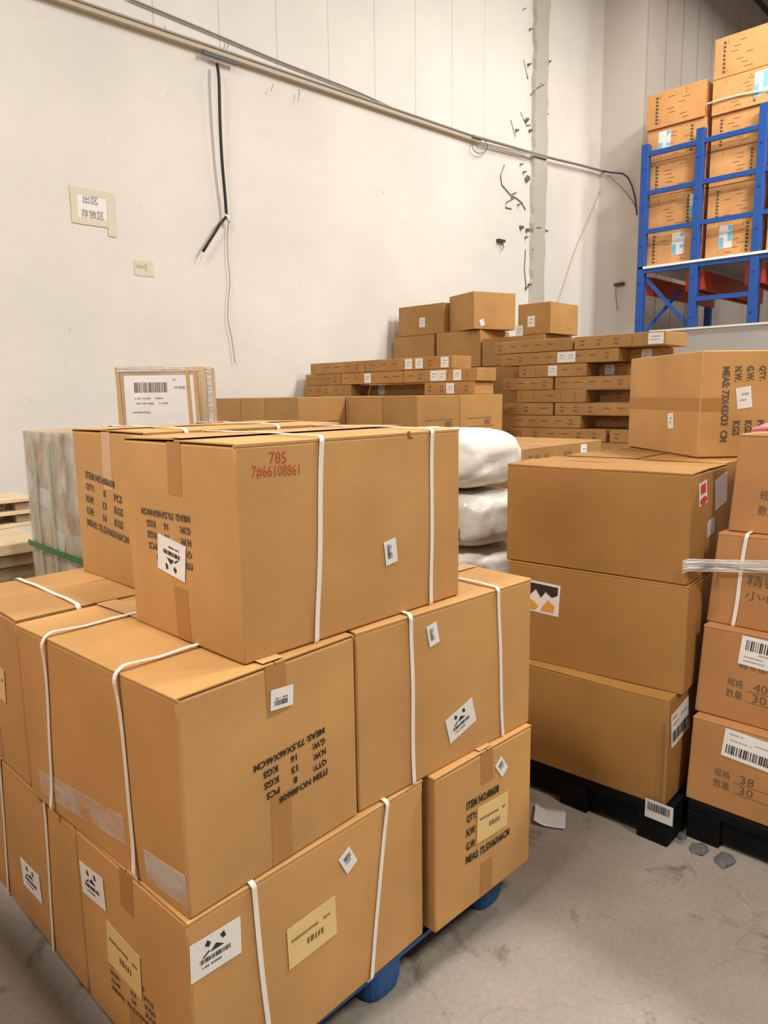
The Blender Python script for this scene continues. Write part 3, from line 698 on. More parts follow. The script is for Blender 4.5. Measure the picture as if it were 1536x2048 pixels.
# scuffed film clinging along the foot of the middle carton
M1.patch('stretch_film', '-X', M1.rect('-X', ((290, 1690), (365, 1755), (385, 1836), (295, 1745))), 'film_haze', .002, n=6)
M1.patch('stretch_film', '-X', M1.rect('-X', ((75, 1510), (250, 1660), (262, 1712), (85, 1570))), 'film_haze', .002, n=6)

# unseen carton stack added left of the camera to block low light
for k in range(2):
    Carton('carton', (-.87, 1.05, 0, .95, 1.9, .002+k*.72, .718), ['lower', 'upper'][k]+' carton of the stack beside the camera, left of the picture', detail=1)

# ------------------------------------------------------------------ plain cartons right of the centre
R1c = Carton('carton', (2.477, .985, .047, .44, .708, .15, .416), 'plain brown carton with crushed corner, lowest of three on the black pallet', mat='kraft_old', bulge=.007, shear=(.0, -.0))
R1c.sticker('-Y', ((1340, 1430), (1374, 1395), (1376, 1455), (1342, 1492)), 'barcode_low')
for k, (px, l) in enumerate(((1318, .26), (1326, .33))):
    u, v = R1c.uv('-X', px, 1520); R1c.patch('crease', '-X', (u, v-.02, .006, l, 0), 'ink_brown' if k else 'kraft_old', .0025, n=2, th=.002)
R1b = Carton('carton', (2.552, .968, .095, .44, .719, .566, .409), 'plain brown carton with a black and orange emblem label, middle of three', mat='kraft_old', bulge=.006)
r_ = R1b.rect('-X', ((1040, 1156), (1124, 1171), (1116, 1231), (1036, 1216))); p = R1b.patch('emblem_label', '-X', r_, 'paper')
R1b.shapes('black_print', '-X', r_, [('p', [(.04, .93), (.95, .93), (.95, .68), (.82, .58), (.66, .72), (.56, .50), (.42, .75), (.30, .55), (.12, .78)])], 'ink', parent=p)
R1b.shapes('orange_print', '-X', r_, [('p', [(.10, .08), (.10, .42), (.36, .36), (.50, .22), (.44, .08)]), ('p', [(.56, .10), (.74, .48), (.90, .30), (.88, .10)])], 'orange_ink', parent=p)
R1a = Carton('carton', (2.550, .973, .080, .437, .733, .977, .401), 'wide plain brown carton with red and foil labels on its end, topmost of three', mat='kraft_old', bulge=.005)
R1a.patch('foil_label', '-Y', R1a.rect('-Y', ((1428, 962), (1456, 940), (1452, 1000), (1428, 1025))), 'paper_grey')
p = R1a.patch('red_label', '-Y', R1a.rect('-Y', ((1397, 968), (1412, 960), (1411, 1005), (1397, 1013))), 'paper')
r_ = R1a.rect('-Y', ((1397, 968), (1412, 960), (1411, 1005), (1397, 1013)))
R1a.shapes('red_print', '-Y', r_, [('p', [(.5+.42*math.cos(a*math.pi/6), .2+.17*math.sin(a*math.pi/6)) for a in range(12)]), ('p', [(.2, .5), (.8, .5), (.8, .92), (.2, .92)])], 'red_label', parent=p)
R1a.patch('small_label', '-Y', R1a.rect('-Y', ((1411, 1042), (1427, 1035), (1426, 1066), (1411, 1074))), 'paper_grey')
RB = []
for k, (z0, H) in enumerate(((.15, .41), (.566, .405), (.977, .401))):
    RB.append(Carton('carton', (3.00, 1.03, .03, .72, .69, z0, H), ['carton in the back row behind the plain brown ones, hidden at the bottom', 'carton in the back row behind the plain brown ones, hidden at mid height',
              'carton whose top holds up the carton lying on its side'][k], mat='kraft_old', detail=1, flaps=(k == 2)))
R1d = Carton('carton', (3.143, 1.187, -.72, .50, .713, 1.381, .446), 'carton lying on its side above the plain brown stack, printed marks running downwards', mat='kraft', flaps=False, bulge=.006)
U, V = R1d.dims('-X'); R1d.patch('packing_tape', '-X', (U/2, V/2, U-.006, .055, 0), 'tape', .0008, n=6, th=.0004)
U, V = R1d.dims('-Y'); R1d.patch('packing_tape', '-Y', (.055, V/2, .10, .055, 0), 'tape', .0008, n=3, th=.0004)
R1d.label('-X', R1d.rect('-X', ((1339, 828), (1350, 824), (1349, 856), (1338, 858))), 'small')
R1d.label('-Y', R1d.rect('-Y', ((1470, 777), (1500, 771), (1503, 815), (1473, 818))), 'small')
r_ = R1d.rect('-Y', ((1436, 732), (1556, 732), (1552, 882), (1434, 882)))
R1d.mark('-Y', (r_[0]+.00, r_[1], r_[3], r_[2], r_[4]-math.pi/2), [[('ITEM NO:88608', 0, .62)], [('QTY.', 0, .2), ('PCS', .72, .9)], [('G.W.', 0, .2), ('KGS', .72, .92)], [('N.W.', 0, .2), ('KGS', .72, .92)], [('MEAS: 73X43X33  CM', 0, 1.0)]], mat='ink_soft')
# label hanging at the pallet corner and a scrap of paper on the floor
q = at(1318, 1624, x=2.455); s = empty('pallet_label', (2.455, q.y, q.z), 0, 'white barcode label stuck on the black pallet corner', 'label')
MB().box(-.002, 0, -.052, .052, -.036, .036).build('sheet', M['paper_grey'], s)
mb = MB(); rd = random.Random(2); y = -.04
while y < .04: ww = rd.choice((.002, .003, .005)); mb.box(-.003, -.002, y, y+ww, -.005, .026); y += ww+rd.choice((.002, .003))
mb.build('barcode', M['ink'], s)

# ------------------------------------------------------------------ leaning stack at the right edge
def r2(vt, vb, X, L, mat='kraft_red', dy=.95, **k):
    a = at(*vt, x=X); b = at(*vb, x=X); H = a.z-b.z
    return Carton('carton', (X, b.y-dy, 0, .60, dy, b.z, H), L, mat=mat, shear=(0, (a.y-b.y)/H), **k), a, b
z_chain = .15
spec = [((1387, 1427), (1370, 1600), 2.60, 'bottom carton of the leaning right stack, barcode label above 38'),
        ((1408, 1250), (1388, 1424), 2.65, 'second carton from below in the leaning stack, barcode label above 40'),
        ((1437, 1063), (1412, 1240), 2.70, 'carton with a single white strap near the top of the leaning right-hand stack'),
        ((1480, 868), (1455, 1062), 2.75, 'topmost carton of the leaning stack at the right edge')]
RR = []
for i, (vt, vb, X, L) in enumerate(spec):
    a = at(*vt, x=X); b = at(*vb, x=X); zt_ = a.z if i == 3 else (a.z+at(*spec[i+1][1], x=spec[i+1][2]).z)/2
    H = zt_-z_chain-.001; sh = (a.y-b.y)/(a.z-b.z)
    y_at0 = b.y+sh*(z_chain-b.z)
    RR.append(Carton('carton', (X, y_at0-.95, 0, .60, .95, z_chain, H), L, mat='kraft_red', shear=(0, sh), bulge=.008)); z_chain = zt_
R2d, R2c, R2b, R2a = RR
R2b.long = 'Y'; R2b.strap_px('-X', (1493, 1078), (1468, 1246))
def cn(c, px, lines, mat='ink_soft', w=.2, h=.08, rot=0):
    u, v = c.uv('-X', *px); c.shapes('shipping_mark', '-X', (u+w/2, v-h/2, w, h, rot), lines, mat, off=.0007)
u, v = R2c.uv('-X', 1488, 1266); R2c.label('-X', (u+.10, v-.065, .21, .105, -.04), 'barcode')
u, v = R2d.uv('-X', 1453, 1455); R2d.label('-X', (u+.10, v-.06, .21, .105, -.06), 'barcode_low')
cn(R2c, (1456, 1352), [('t', '规格', 0, .58, .28, .98), ('t', '数量', 0, .05, .28, .45), ('p', [(.34, .52), (1, .52), (1, .545), (.34, .545)]), ('p', [(.34, .0), (1, .0), (1, .025), (.34, .025)]),
                       ('t', '40', .45, .60, .68, .98, .0), ('t', '30', .45, .08, .68, .46, .0)])
cn(R2c, (1480, 1318), [('t', '箱号', 0, .1, .5, .9), ('t', '品名', .55, .1, 1, .9)], w=.12, h=.035)
cn(R2d, (1430, 1532), [('t', '规格', 0, .58, .28, .98), ('t', '数量', 0, .05, .28, .45), ('p', [(.34, .52), (1, .52), (1, .545), (.34, .545)]), ('p', [(.34, .0), (1, .0), (1, .025), (.34, .025)]),
                       ('t', '38', .45, .60, .68, .98, .0), ('t', '30', .45, .08, .68, .46, .0)])
cn(R2b, (1497, 1148), [('t', '精密', 0, .5, .9, 1.0), ('t', '小心', 0, -.1, .9, .3)], w=.12, h=.085)
cn(R2a, (1522, 980), [('t', '规格', 0, .6, .5, 1.0), ('t', '数量', 0, .0, .5, .4)], w=.12, h=.09)
q = at(1519, 868, x=2.82)
o = MB().tube([(2.80, q.y+.02, z_chain+.014), (2.82, q.y-.02, z_chain+.022), (2.83, q.y-.1, z_chain+.026), (2.86, q.y-.25, z_chain+.024), (2.86, q.y-.4, z_chain+.02)], [.006, .014, .022, .024, .018], 8).build('plastic_bag', M['pink'], smooth=True)
tag(o, 'crumpled pink plastic bag lying on the top carton at the right edge', 'plastic bag')
# band of gathered stretch film between the two stacks
mb = MB()
for k, (z_, wd) in enumerate(((1.035, .010), (1.022, .016), (1.008, .008), (.995, .014), (.982, .006))):
    z_ -= .0
    pts = [(2.70, 1.10, z_+.004), (2.535, .985, z_), (2.535, .962, z_), (2.62, .925, z_-.004), (2.683, .88, z_-.004), (2.683, .6, z_-.006), (2.684, .25, z_-.004), (2.684, 0, z_)]
    pts = [at(1365+0*k, 1122+k*6, x=2.535)]+[at(px, 1120+k*5.5+(px-1400)*.02, x=X) for px, X in ((1378, 2.535), (1395, 2.56), (1412, 2.62), (1432, 2.680), (1480, 2.681), (1530, 2.681), (1600, 2.681), (1700, 2.684))]
    mb.tube(pts, [wd*.25]+[wd*.42]*(len(pts)-1), 6)
    if k < 4:
        n_ = len(pts); lo = [Vector(p)-Vector((0, 0, .012)) for p in pts]
        mb.add(pts+lo, [(i, i+1, n_+i+1, n_+i) for i in range(n_-1)])
tag(mb.build('stretch_film_band', M['film_dense'], smooth=True), 'gathered band of clear stretch film tying the two right-hand stacks together', 'stretch film')

# ------------------------------------------------------------------ white sacks
def sack(cx, cy, z0, LX, LY, H, seed, label, mat):
    e = empty('woven_sack', (cx, cy, z0), 0, label, 'sack', None); vs = []; fs = []; nu, nv = 72, 34
    for j in range(nv+1):
        ph = -math.pi/2+math.pi*j/nv
        for i in range(nu):
            a = 2*math.pi*i/nu; sp = lambda t, e_: math.copysign(abs(t)**e_, t)
            x = LX/2*sp(math.cos(ph), .45)*sp(math.cos(a), .45); y = LY/2*sp(math.cos(ph), .45)*sp(math.sin(a), .45); z = H/2*sp(math.sin(ph), .45 if H < .3 else .7)
            n_ = noise.noise(Vector((x*6+seed, y*6, z*9)))*.022+noise.noise(Vector((x*18+seed, y*18, z*22)))*.012+noise.noise(Vector((x*40+seed, y*14, z*44)))*.006
            d = Vector((x, y, z)).normalized(); p = Vector((x, y, z))+Vector((d.x*n_, d.y*n_, -abs(d.z*n_)*math.copysign(1, z))); p.z = p.z+H/2
            vs.append(p)
    for j in range(nv):
        for i in range(nu): fs.append((j*nu+i, j*nu+(i+1) % nu, (j+1)*nu+(i+1) % nu, (j+1)*nu+i))
    MB().add(vs, fs).build('bag', mat, e, smooth=True)
    return e
M['sack'] = plain('white_woven_plastic', (.80, .79, .73), .45, bump=.4, bscale=14)
M['sack2'] = plain('cloudy_white_plastic', (.66, .64, .58), .3, spec=.6, bump=.8, bscale=10)
sz = [(.150, .248, 'white sack at the foot of the sack pile behind the strapped cartons'), (.402, .248, 'white sack low in the pile behind the strapped cartons'),
      (.654, .244, 'white sack whose top shows just above the strapped carton'), (.902, .280, 'cloudy plastic sack with a faded blue print in the middle of the sack pile'),
      (1.186, .305, 'bright white rounded sack on top of the sack pile')]
for k, (z0, H, L) in enumerate(sz):
    e = sack(3.0, 2.44 if k < 4 else 2.46, z0, .50, .80 if k < 4 else .78, H, k*3.3+1, L, M['sack2'] if k == 3 else M['sack'])
    if k == 3:
        m = MB(); m.box(-.262, -.245, -.28, -.12, .05, .115); m.build('blue_print', plain('faded_blue_print', (.16, .18, .28), .5), e)
e = empty('wooden_pallet', (3.0, 2.44, 0), 0, 'wooden pallet hidden under the white sacks', 'pallet')
MB().box(-.25, .25, -.42, .42, .12, .148).build('deck', M['wood_dark'], e)
for j in (-1, 0, 1): MB().box(-.25, .25, j*.36-.05, j*.36+.05, 0, .12).build('runner', M['wood_dark'], e)

# ------------------------------------------------------------------ rows of cartons at eye level
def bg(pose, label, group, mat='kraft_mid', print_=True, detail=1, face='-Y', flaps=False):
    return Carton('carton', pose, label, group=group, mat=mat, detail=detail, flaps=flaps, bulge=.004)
TZ = 1.655; H_ = .50
def skidw(x0, x1, y0, y1, label):
    e = empty('wooden_pallet', ((x0+x1)/2, (y0+y1)/2, 0), 0, label, 'pallet'); LX, LY = x1-x0, y1-y0
    MB().box(-LX/2, LX/2, -LY/2, LY/2, .12, .152).build('deck', M['wood_dark'], e)
    for j in (-1, 0, 1): MB().box(-LX/2, LX/2, j*(LY/2-.05)-.05, j*(LY/2-.05)+.05, 0, .12).build('runner', M['wood_dark'], e)
Xa = 3.52
ya = [at(px, 900, x=Xa).y for px in (440, 485, 533, 600)]
Xb = at(695, 900, y=ya[-1]).x
yb = [at(px, 900, x=Xb).y for px in (697, 765, 835)]
xb = [at(px, 900, y=yb[-1]).x for px in (835, 920, 1005)]
skidw(Xa, Xb, ya[3], 5.6, 'wooden pallet hidden under the short row of cartons by the left wall')
skidw(Xb+.02, xb[2]+.3, yb[2], 5.6, 'wooden pallet hidden under the cartons that carry the flat packs')
names1 = ['eye-level carton at the right end of the left row, in front of the long row', 'middle eye-level carton of the row beside the taped parcel', 'eye-level carton next to the taped parcel, farthest left of the row']
for i, (y1, y0) in enumerate(((ya[2], ya[3]), (ya[1], ya[2]), (ya[0]+.03, ya[1]))):
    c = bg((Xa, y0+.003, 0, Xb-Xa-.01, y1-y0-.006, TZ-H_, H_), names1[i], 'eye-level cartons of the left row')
    if i == 0: c.shapes('shipping_mark', '-Y', c.rect('-Y', ((600, 825), (690, 825), (690, 850), (600, 850))), [('l', .62, .0, .85, .45, 3), ('p', [(.1, .0), (.55, .0), (.55, .04), (.1, .04)])], 'ink_brown')
    else: c.shapes('shipping_mark', '-X', (.12+.05*i, .27, .16, .05, 0), [('l', .2, .1, .8, .7, i)], 'ink_brown')
    if i == 1: c.label('-X', (.17, .36-.14, .035, .06, 0), 'small')
bg((Xa, ya[3]+.003, 0, Xb-Xa-.01, ya[0]+.03-ya[3]-.006, .155, TZ-H_-.157), 'carton filling the lower part of the left row, hidden from view', None, detail=0)
cols = [yb[2], yb[1], yb[0]]; 
wy = yb[1]-yb[2]
cols.append(5.60)
for ix in range(2):
    for iy in range(len(cols)-1):
        lab = None
        if ix == 0 and iy == 0: lab = 'eye-level carton at the corner of the long row, showing two sides'
        elif ix == 1 and iy == 0: lab = 'eye-level carton at the right end of the long row, beside the white sacks'
        elif ix == 0 and iy == 1: lab = 'eye-level carton in shade just left of the corner carton of the long row'
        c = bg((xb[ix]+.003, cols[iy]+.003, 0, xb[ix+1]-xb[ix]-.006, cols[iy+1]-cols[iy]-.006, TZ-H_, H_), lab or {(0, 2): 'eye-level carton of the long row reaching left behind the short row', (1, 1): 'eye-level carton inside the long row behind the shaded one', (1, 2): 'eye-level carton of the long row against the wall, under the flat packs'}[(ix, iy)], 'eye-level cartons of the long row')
        if iy == 0:
            c.shapes('shipping_mark', '-Y', (.27, .29, .36, .10, 0), [('p', [(.0, .75), (.9, .75), (.9, .80), (.0, .80)]), ('p', [(.0, .1), (1, .1), (1, .14), (.0, .14)]), ('b', .62, .25, .85, .65, ix+3)], 'ink_brown')
    bg((xb[ix]+.003, cols[0]+.003, 0, xb[ix+1]-xb[ix]-.006, cols[-1]-cols[0]-.006, .155, TZ-H_-.157), ['nearer', 'farther'][ix]+' lower carton of the long row, hidden behind the stacks in front', None, detail=0)

# flat packs lying on the long row
def flat(px0, px1, zb, X, label, group, hgt=.105, dep=.26, labels=(), depth_off=0, mat='kraft_flat', marks=True, y0=None, y1=None, tilt=0, name='flat_pack_carton'):
    yl = at(px0, 760, x=X).y if y1 is None else y1; yr = at(px1, 760, x=X).y if y0 is None else y0
    c = Carton(name, (X+depth_off, yr+.004, tilt, dep, yl-yr-.008, zb, hgt), label, 'flat carton', group, mat=mat, detail=1, flaps=False, bulge=.0015)
    L = yl-yr; rd = random.Random(int(px0*3+zb*100)); it = []
    if marks:
        n = max(2, int(L/.13))
        for k in range(n):
            x = (k+.25)/n; w = .5/n; t = rd.random()
            if t < .5: it.append(('p', [(x, .52), (x+w, .52), (x+w, .62), (x, .62)]))
            elif t < .75: it += [('p', [(x, .25), (x+w*.5, .25), (x+w*.5, .42), (x, .42)]), ('p', [(x, .58), (x+w*.6, .58), (x+w*.6, .70), (x, .70)])]
            else: it.append(('p', [(x, .25), (x+w*.12, .25), (x+w*.12, .75), (x, .75)]))
        c.shapes('printed_marks', '-X', (L/2, hgt/2, L*.96, hgt, 0), it, 'ink_brown', off=.0008)
    for lx in labels:
        u = (yl - at(lx, 760, x=X).y)
        c.label('-X', (u, hgt/2, .085, hgt*.82, 0), 'small')
    return c
XF = 4.78
F1 = 'flat cartons lying on the long row'
flat(605, 702, 1.657, XF, 'flat carton at the left end of the bottom layer, against the wall', F1, y1=5.72)
flat(690, 850, 1.657, XF, 'flat carton set back in the dark gap of the bottom layer', F1, depth_off=.27, dep=.2, labels=(722, 832))
flat(848, 950, 1.657, XF, 'flat carton at the right end of the bottom layer, one small label', F1, labels=(900,))
flat(645, 682, 1.765, XF, 'short flat carton end at the left of the middle layer', F1, y1=5.70)
flat(682, 806, 1.765, XF, 'flat carton in the middle layer with one white label on its left half', F1, labels=(735,))
flat(806, 955, 1.765, XF, 'flat carton in the middle layer with two joined white labels', F1, labels=(868, 884, 914))
flat(653, 730, 1.873, XF, 'plain flat carton at the left end of the top layer', F1, y1=5.62)
flat(730, 905, 1.873, XF, 'long flat carton of the top layer with two large white labels', F1, labels=(817, 838, 889))

# higher cartons against the corner
XC = 6.0
H2 = 'cartons piled high in front of the corner strip'
def hi(px0, px1, z0, z1, X, label, dep=.5, labels=()):
    yl = at(px0, 650, x=X).y; yr = at(px1, 650, x=X).y
    c = bg((X, yr+.005, 0, dep, yl-yr-.01, z0, z1-z0), label, H2)
    for lx, ly in labels:
        u, v = c.uv('-X', lx, ly); c.label('-X', (u, v, .08, .10, 0), 'small')
    return c
skidw(5.98, 6.7, 3.62, 5.62, 'wooden pallet hidden under the highest cartons')
for i in range(2): bg((XC, 3.64+i*.99, 0, .6, .98, .155, 1.77), ['right', 'left'][i]+' tall carton under the highest boxes, hidden behind the flat packs', None, detail=0)
hi(786, 868, 1.93, 2.285, XC, 'squat carton beneath the upper left one, behind the flat packs')
e1 = hi(872, 962, 1.93, 2.29, XC, 'carton directly under the turned one, behind the flat packs')
hi(964, 1090, 1.93, 2.20, XC, 'shadowed carton under the upper right one, behind the flat packs')
hi(797, 889, 2.29, 2.60, XC+.02, 'left carton of the three highest, with one white label', labels=((845, 645),))
hi(1035, 1102, 2.205, 2.49, XC+.02, 'right carton of the three highest, with a white label', labels=((1063, 643), (1039, 662)))
nb = at(947, 667, x=5.92)
c = Carton('carton', (nb.x, nb.y, -.35, .50, .46, 2.295, .36), 'turned carton in the middle of the three highest, showing two sides', 'cardboard box', H2, mat='kraft_mid', detail=1, flaps=False)
u, v = c.uv('-Y', 964, 645); c.label('-Y', (u, v, .05, .06, .3), 'small')

# right-hand pile of flat packs
XS = 5.50
F2 = 'flat cartons in the tall pile before the blue rack'
zt0 = 2.115; hs = .107
lay = [[(987, 1143, 0, (), 'dented flat carton at the left of the topmost layer'), (1146, 1328, 0, (1303, 1312), 'long flat carton on the right of the topmost layer, white label near its end')],
       [(1000, 1236, 0, (1122, 1140), 'flat carton of the second layer with a pair of white labels'), (1225, 1300, .20, (1268,), 'flat carton set back in shade at the right of the second layer')],
       [(1036, 1173, 0, (1104,), 'flat carton of the third layer with one white label'), (1165, 1330, .22, (1192,), 'flat carton set back in the dark gap of the third layer')],
       [(1004, 1106, 0, (), 'left flat carton of the fourth layer'), (1109, 1330, 0, (), 'right flat carton of the fourth layer')],
       [(1033, 1173, 0, (), 'flat carton of the fifth layer between two dark gaps'), (1166, 1330, .24, (), 'flat carton set back in the dark gap of the fifth layer')],
       [(1007, 1107, 0, (), 'left flat carton of the sixth layer'), (1110, 1330, 0, (), 'right flat carton of the sixth layer')],
       [(1022, 1164, 0, (), 'flat carton of the seventh layer beside a black gap'), (1156, 1330, .26, (), 'flat carton set back in the black gap of the seventh layer')],
       [(1004, 1215, 0, (), 'left flat carton of the eighth layer, just above the low pile'), (1222, 1330, 0, (), 'right flat carton of the eighth layer, half behind the carton on its side')]]
for i, row in enumerate(lay):
    for (p0, p1, off, lbs, L) in row:
        flat(p0, p1, zt0-(i+1)*hs, XS, L, F2, hgt=hs-.004, depth_off=off, dep=.28 if off else .42, labels=lbs)
zz = zt0-8*hs
bg((XS, 2.32, 0, .42, 1.56, .155, zz-.158), 'big carton at the foot of the tall pile, hidden from view', None, detail=0)
skidw(5.5, 5.94, 2.3, 3.9, 'wooden pallet hidden under the tall pile of flat cartons')
# low pile with one visible top
F3 = 'flat cartons in the low pile behind the white sacks'
bg((3.49, 2.305, 0, .98, .78, .155, .928), 'big carton under the low pile of flat cartons, hidden from view', None, detail=0)
for i in (7, 8):
    z0 = .155+i*.133; top = i == 8
    c = Carton('flat_pack_carton', (3.49, 2.305, .02, 1.0 if top else .98, .78, z0, .131), 'flat carton on top of the low pile behind the white sacks, small white label' if top else 'flat carton just under the topmost one of the low pile',
               'flat carton', F3, mat='kraft_flat', detail=1, flaps=False, bulge=.001)
    u = c.uv('-Y', 1167, 893)[0] if top else .2
    c.shapes('printed_marks', '-Y', (.5, .065, .9, .10, 0), [('p', [(a, .3), (a+.05, .3), (a+.05, .7), (a, .7)]) for a in (.05, .13, .25, .5, .56)], 'ink_brown', off=.0008)
    if top: c.label('-Y', (u, .07, .08, .09, 0), 'small')
skidw(3.5, 4.48, 2.32, 3.06, 'wooden pallet hidden under the low pile of flat cartons')

# ------------------------------------------------------------------ wrapped load, taped parcel and timber at the left
q = at(45, 862, x=1.5)
WZ = 1.50
w = Carton('wrapped_load', (1.50, 2.72, 0, 1.05, q.y-2.72, .15, WZ-.15), 'pallet load in cloudy stretch wrap with green strapping, by the left wall', 'wrapped load', mat='kraft_pale', flaps=False, bulge=.012)
mb = MB(); n = 26
for f in ('-X', '-Y'):
    U, V = w.dims(f); vs = []; fs = []
    for j in range(n+1):
        for i in range(n+1):
            u_, v_ = U*i/n, V*j/n; e_ = min(1, 6*i/n*(1), 6*(n-i)/n)
            vs.append(w.surf(f, u_, v_, .006+.014*abs(noise.noise(Vector((u_*7, v_*5, ord(f[1])))))*(e_)))
    for j in range(n):
        for i in range(n): fs.append((j*(n+1)+i, j*(n+1)+i+1, (j+1)*(n+1)+i+1, (j+1)*(n+1)+i))
    mb.add(vs, fs)
mb.build('stretch_wrap', M['wrap'], w.root, smooth=True)
rd = random.Random(7); its = []
U, V = w.dims('-X')
w.tape = None
for (x_, z_, ww, hh_, mt) in ((.25, 1.0, .16, .1, 'paper_grey'), (.42, .78, .10, .12, 'paper_grey'), (.62, .9, .14, .10, 'kraft_old'), (.8, .6, .2, .13, 'paper_grey'), (.5, .45, .16, .1, 'paper_grey'), (.3, .55, .14, .2, 'kraft_old')):
    w.patch('loose_sheet', '-X', (x_, z_, ww, hh_, rd.uniform(-.2, .2)), mt, .003)
def wu(px, py): return w.uv('-X', px, py)
a = wu(80, 900); b = wu(88, 1110)
w.patch('green_strap', '-X', ((a[0]+b[0])/2, V*.55, .018, V*.86, 0), 'greenish', .024, th=.002, n=2)
c0 = wu(98, 900); w.patch('green_strap', '-X', (c0[0]+.05, V*.5, .016, V*.95, .02), 'greenish', .025, th=.002, n=2)
a = wu(64, 1082); b = wu(158, 1116)
w.patch('green_strap', '-X', (U/2, (a[1]+b[1])/2, U-.02, .032, math.atan2(b[1]-a[1], b[0]-a[0])*.6), 'green', .027, th=.002, n=6)
skidw(1.5, 2.55, 2.74, q.y-.02, 'wooden pallet under the wrapped load by the left wall')
# taped parcel
d0 = at(243, 850, z=WZ) ; 
ctr = EYE+ray(318, 800)*3.05
fd = Vector((math.sin(yaw_), -math.cos(yaw_), 0))
yawp = math.atan2(fd.y, fd.x)+.02
lx = (at(405, 800, x=1.5)-at(405, 800, x=1.5)).length
pl = EYE+ray(234, 800)*3.0; pr = EYE+ray(404, 800)*3.0
pw = (pr-pl).length
tp = (EYE+ray(318, 732)*3.0).z
w2 = Carton('taped_parcel', (pl.x, pl.y, math.atan2(pr.y-pl.y, pr.x-pl.x), pw, .26, WZ+.002, tp-WZ-.002), 'small parcel wrapped in tape with a big white barcode label, behind the strapped stack', 'parcel', mat='kraft_pale', flaps=False, bulge=.005)
w2.yaw = math.atan2(pr.y-pl.y, pr.x-pl.x)
r_ = w2.rect('-Y', ((246, 752), (390, 749), (398, 850), (256, 850))); r_ = (r_[0], r_[1], r_[2], r_[3], 0)
p = w2.patch('shipping_label', '-Y', r_, 'paper', .002)
w2.shapes('barcode', '-Y', r_, [('b', .14, .66, .60, .86, 5)], 'ink_soft', parent=p, off=.0026)
w2.shapes('printed_text', '-Y', r_, [('l', .66, .72, .92, .78, 2), ('l', .68, .88, .72, .93, 3), ('l', .14, .52, .36, .56, 4), ('l', .42, .52, .56, .56, 5), ('l', .14, .42, .40, .46, 8), ('l', .48, .42, .6, .46, 9), ('l', .1, .24, .34, .28, 6)], 'grey_ink', parent=p, off=.0026)
for u_ in (.012, pw-.02, pw-.05): w2.patch('clear_tape', '-Y', (u_, w2.H/2, .016, w2.H*.96, .03), 'tape_light', .003, n=2)
w2.patch('clear_tape', '-Y', (pw/2, w2.H-.012, pw*.96, .018, 0), 'film_dense', .003, n=6)
w2.patch('clear_tape', '+X', (.12, w2.H/2, .08, w2.H*.96, 0), 'film_dense', .003, n=3)
# timber at the far left
fe = at(62, 1083, z=.80); yF = fe.y
x1 = fe.x+.12
e = empty('plywood_stack', (x1-.9, yF+.52, 0), 0, 'pale wooden board lying on a low wooden crate at the far left', 'timber')
MB().box(-.9, .9, -.52, .52, .735, .80).build('board', M['wood'], e, bevel=.003)
MB().box(-.88, .88, -.50, .50, .66, .735).build('batten', M['wood_dark'], e)
MB().box(-.86, .86, -.48, .50, .0, .66).build('crate', M['wood_dark'], e)
e = empty('timber_pallet', (x1-.75, yF+.80, .802), 0, 'battered pale timber pallet lying on the board by the wall at the far left', 'pallet')
for k in range(3):
    for y in ((-.2, -.02), (.02, .2)) if k else ((-.2, .2),): MB().box(-.9, .9, y[0], y[1], k*.085, k*.085+.025).build('board', M['wood'], e, bevel=.003)
for k in range(2):
    for x in (-.8, -.1, .6, .82): MB().box(x-.05, x+.05, -.18, .18, .025+k*.085, .085+k*.085).build('block', M['wood_dark'], e)

# ------------------------------------------------------------------ blue rack with its cartons
XR = 9.6
posts = [4.50, 3.80, 3.08, 2.38]; tops = [at(1285, 290, x=XR).z, at(1397, 256, x=XR).z, at(1530, 205, x=XR).z, 5.2]
rack = empty('pallet_rack', (XR, 3.44, 0), 0, 'tall blue steel pallet rack with red beams in the upper right', 'storage rack')
def rk(p): return (p[0]-XR, p[1]-3.44, p[2])
def post(x, y, zt_, nm='upright'):
    mb = MB(); mb.box(x-XR, x-XR+.09, y-3.44-.05, y-3.44+.05, 0, zt_); o = mb.build(nm, M['rackblue'], rack, bevel=.008)
    mb = MB(); z = 2.6
    while z < zt_-.05:
        mb.tube([(x-XR-.002, y-3.44, z), (x-XR-.012, y-3.44, z)], .014, 6); z += .48
    mb.build('bolts', M['rackblue'], o)
for y, zt_ in zip(posts, tops): post(XR, y, zt_)
for y, zt_ in zip(posts[:3], tops): post(XR+2.4, y, zt_+.1)
zl = [4.69, 4.21, 3.73, 3.23]
for i in range(3):
    for z in zl+([2.81] if i == 1 else []):
        MB().bar(rk((XR+.03, posts[i], z)), rk((XR+.03, posts[i+1], z)), .045, .055).build('brace', M['rackblue'], rack)
MB().bar(rk((XR+.06, posts[0]-.02, 3.18)), rk((XR+.06, posts[1]+.02, 2.45)), .03, .045).build('diagonal_brace', M['rackblue'], rack)
MB().bar(rk((XR+.06, posts[0]-.02, 2.40)), rk((XR+.5, posts[0]-.35, 3.0)), .03, .04).build('diagonal_brace', M['rackblue'], rack)
for y in (posts[0]-.08, posts[1]+.1, posts[1]-.08, posts[2]+.1, posts[2]-.08, posts[3]+.1):
    MB().box(.09, 2.4, y-3.44-.025, y-3.44+.025, 2.93, 3.16).build('beam', M['rackred'], rack)
MB().box(-.0, 2.45, posts[3]-3.44-.6, posts[0]-3.44+.03, 3.262, 3.285).build('deck', M['deck'], rack)
MB().box(-.012, .0, posts[3]-3.44-.6, posts[0]-3.44-.04, 3.258, 3.288).build('deck_edge', M['white_edge'], rack)
G = 'cartons on the blue rack'
colx = [(1290, 1408), (1414, 1528), (1536, 1650)]
zl_ = 3.287
names = ['first', 'second', 'third', 'fourth', 'fifth']
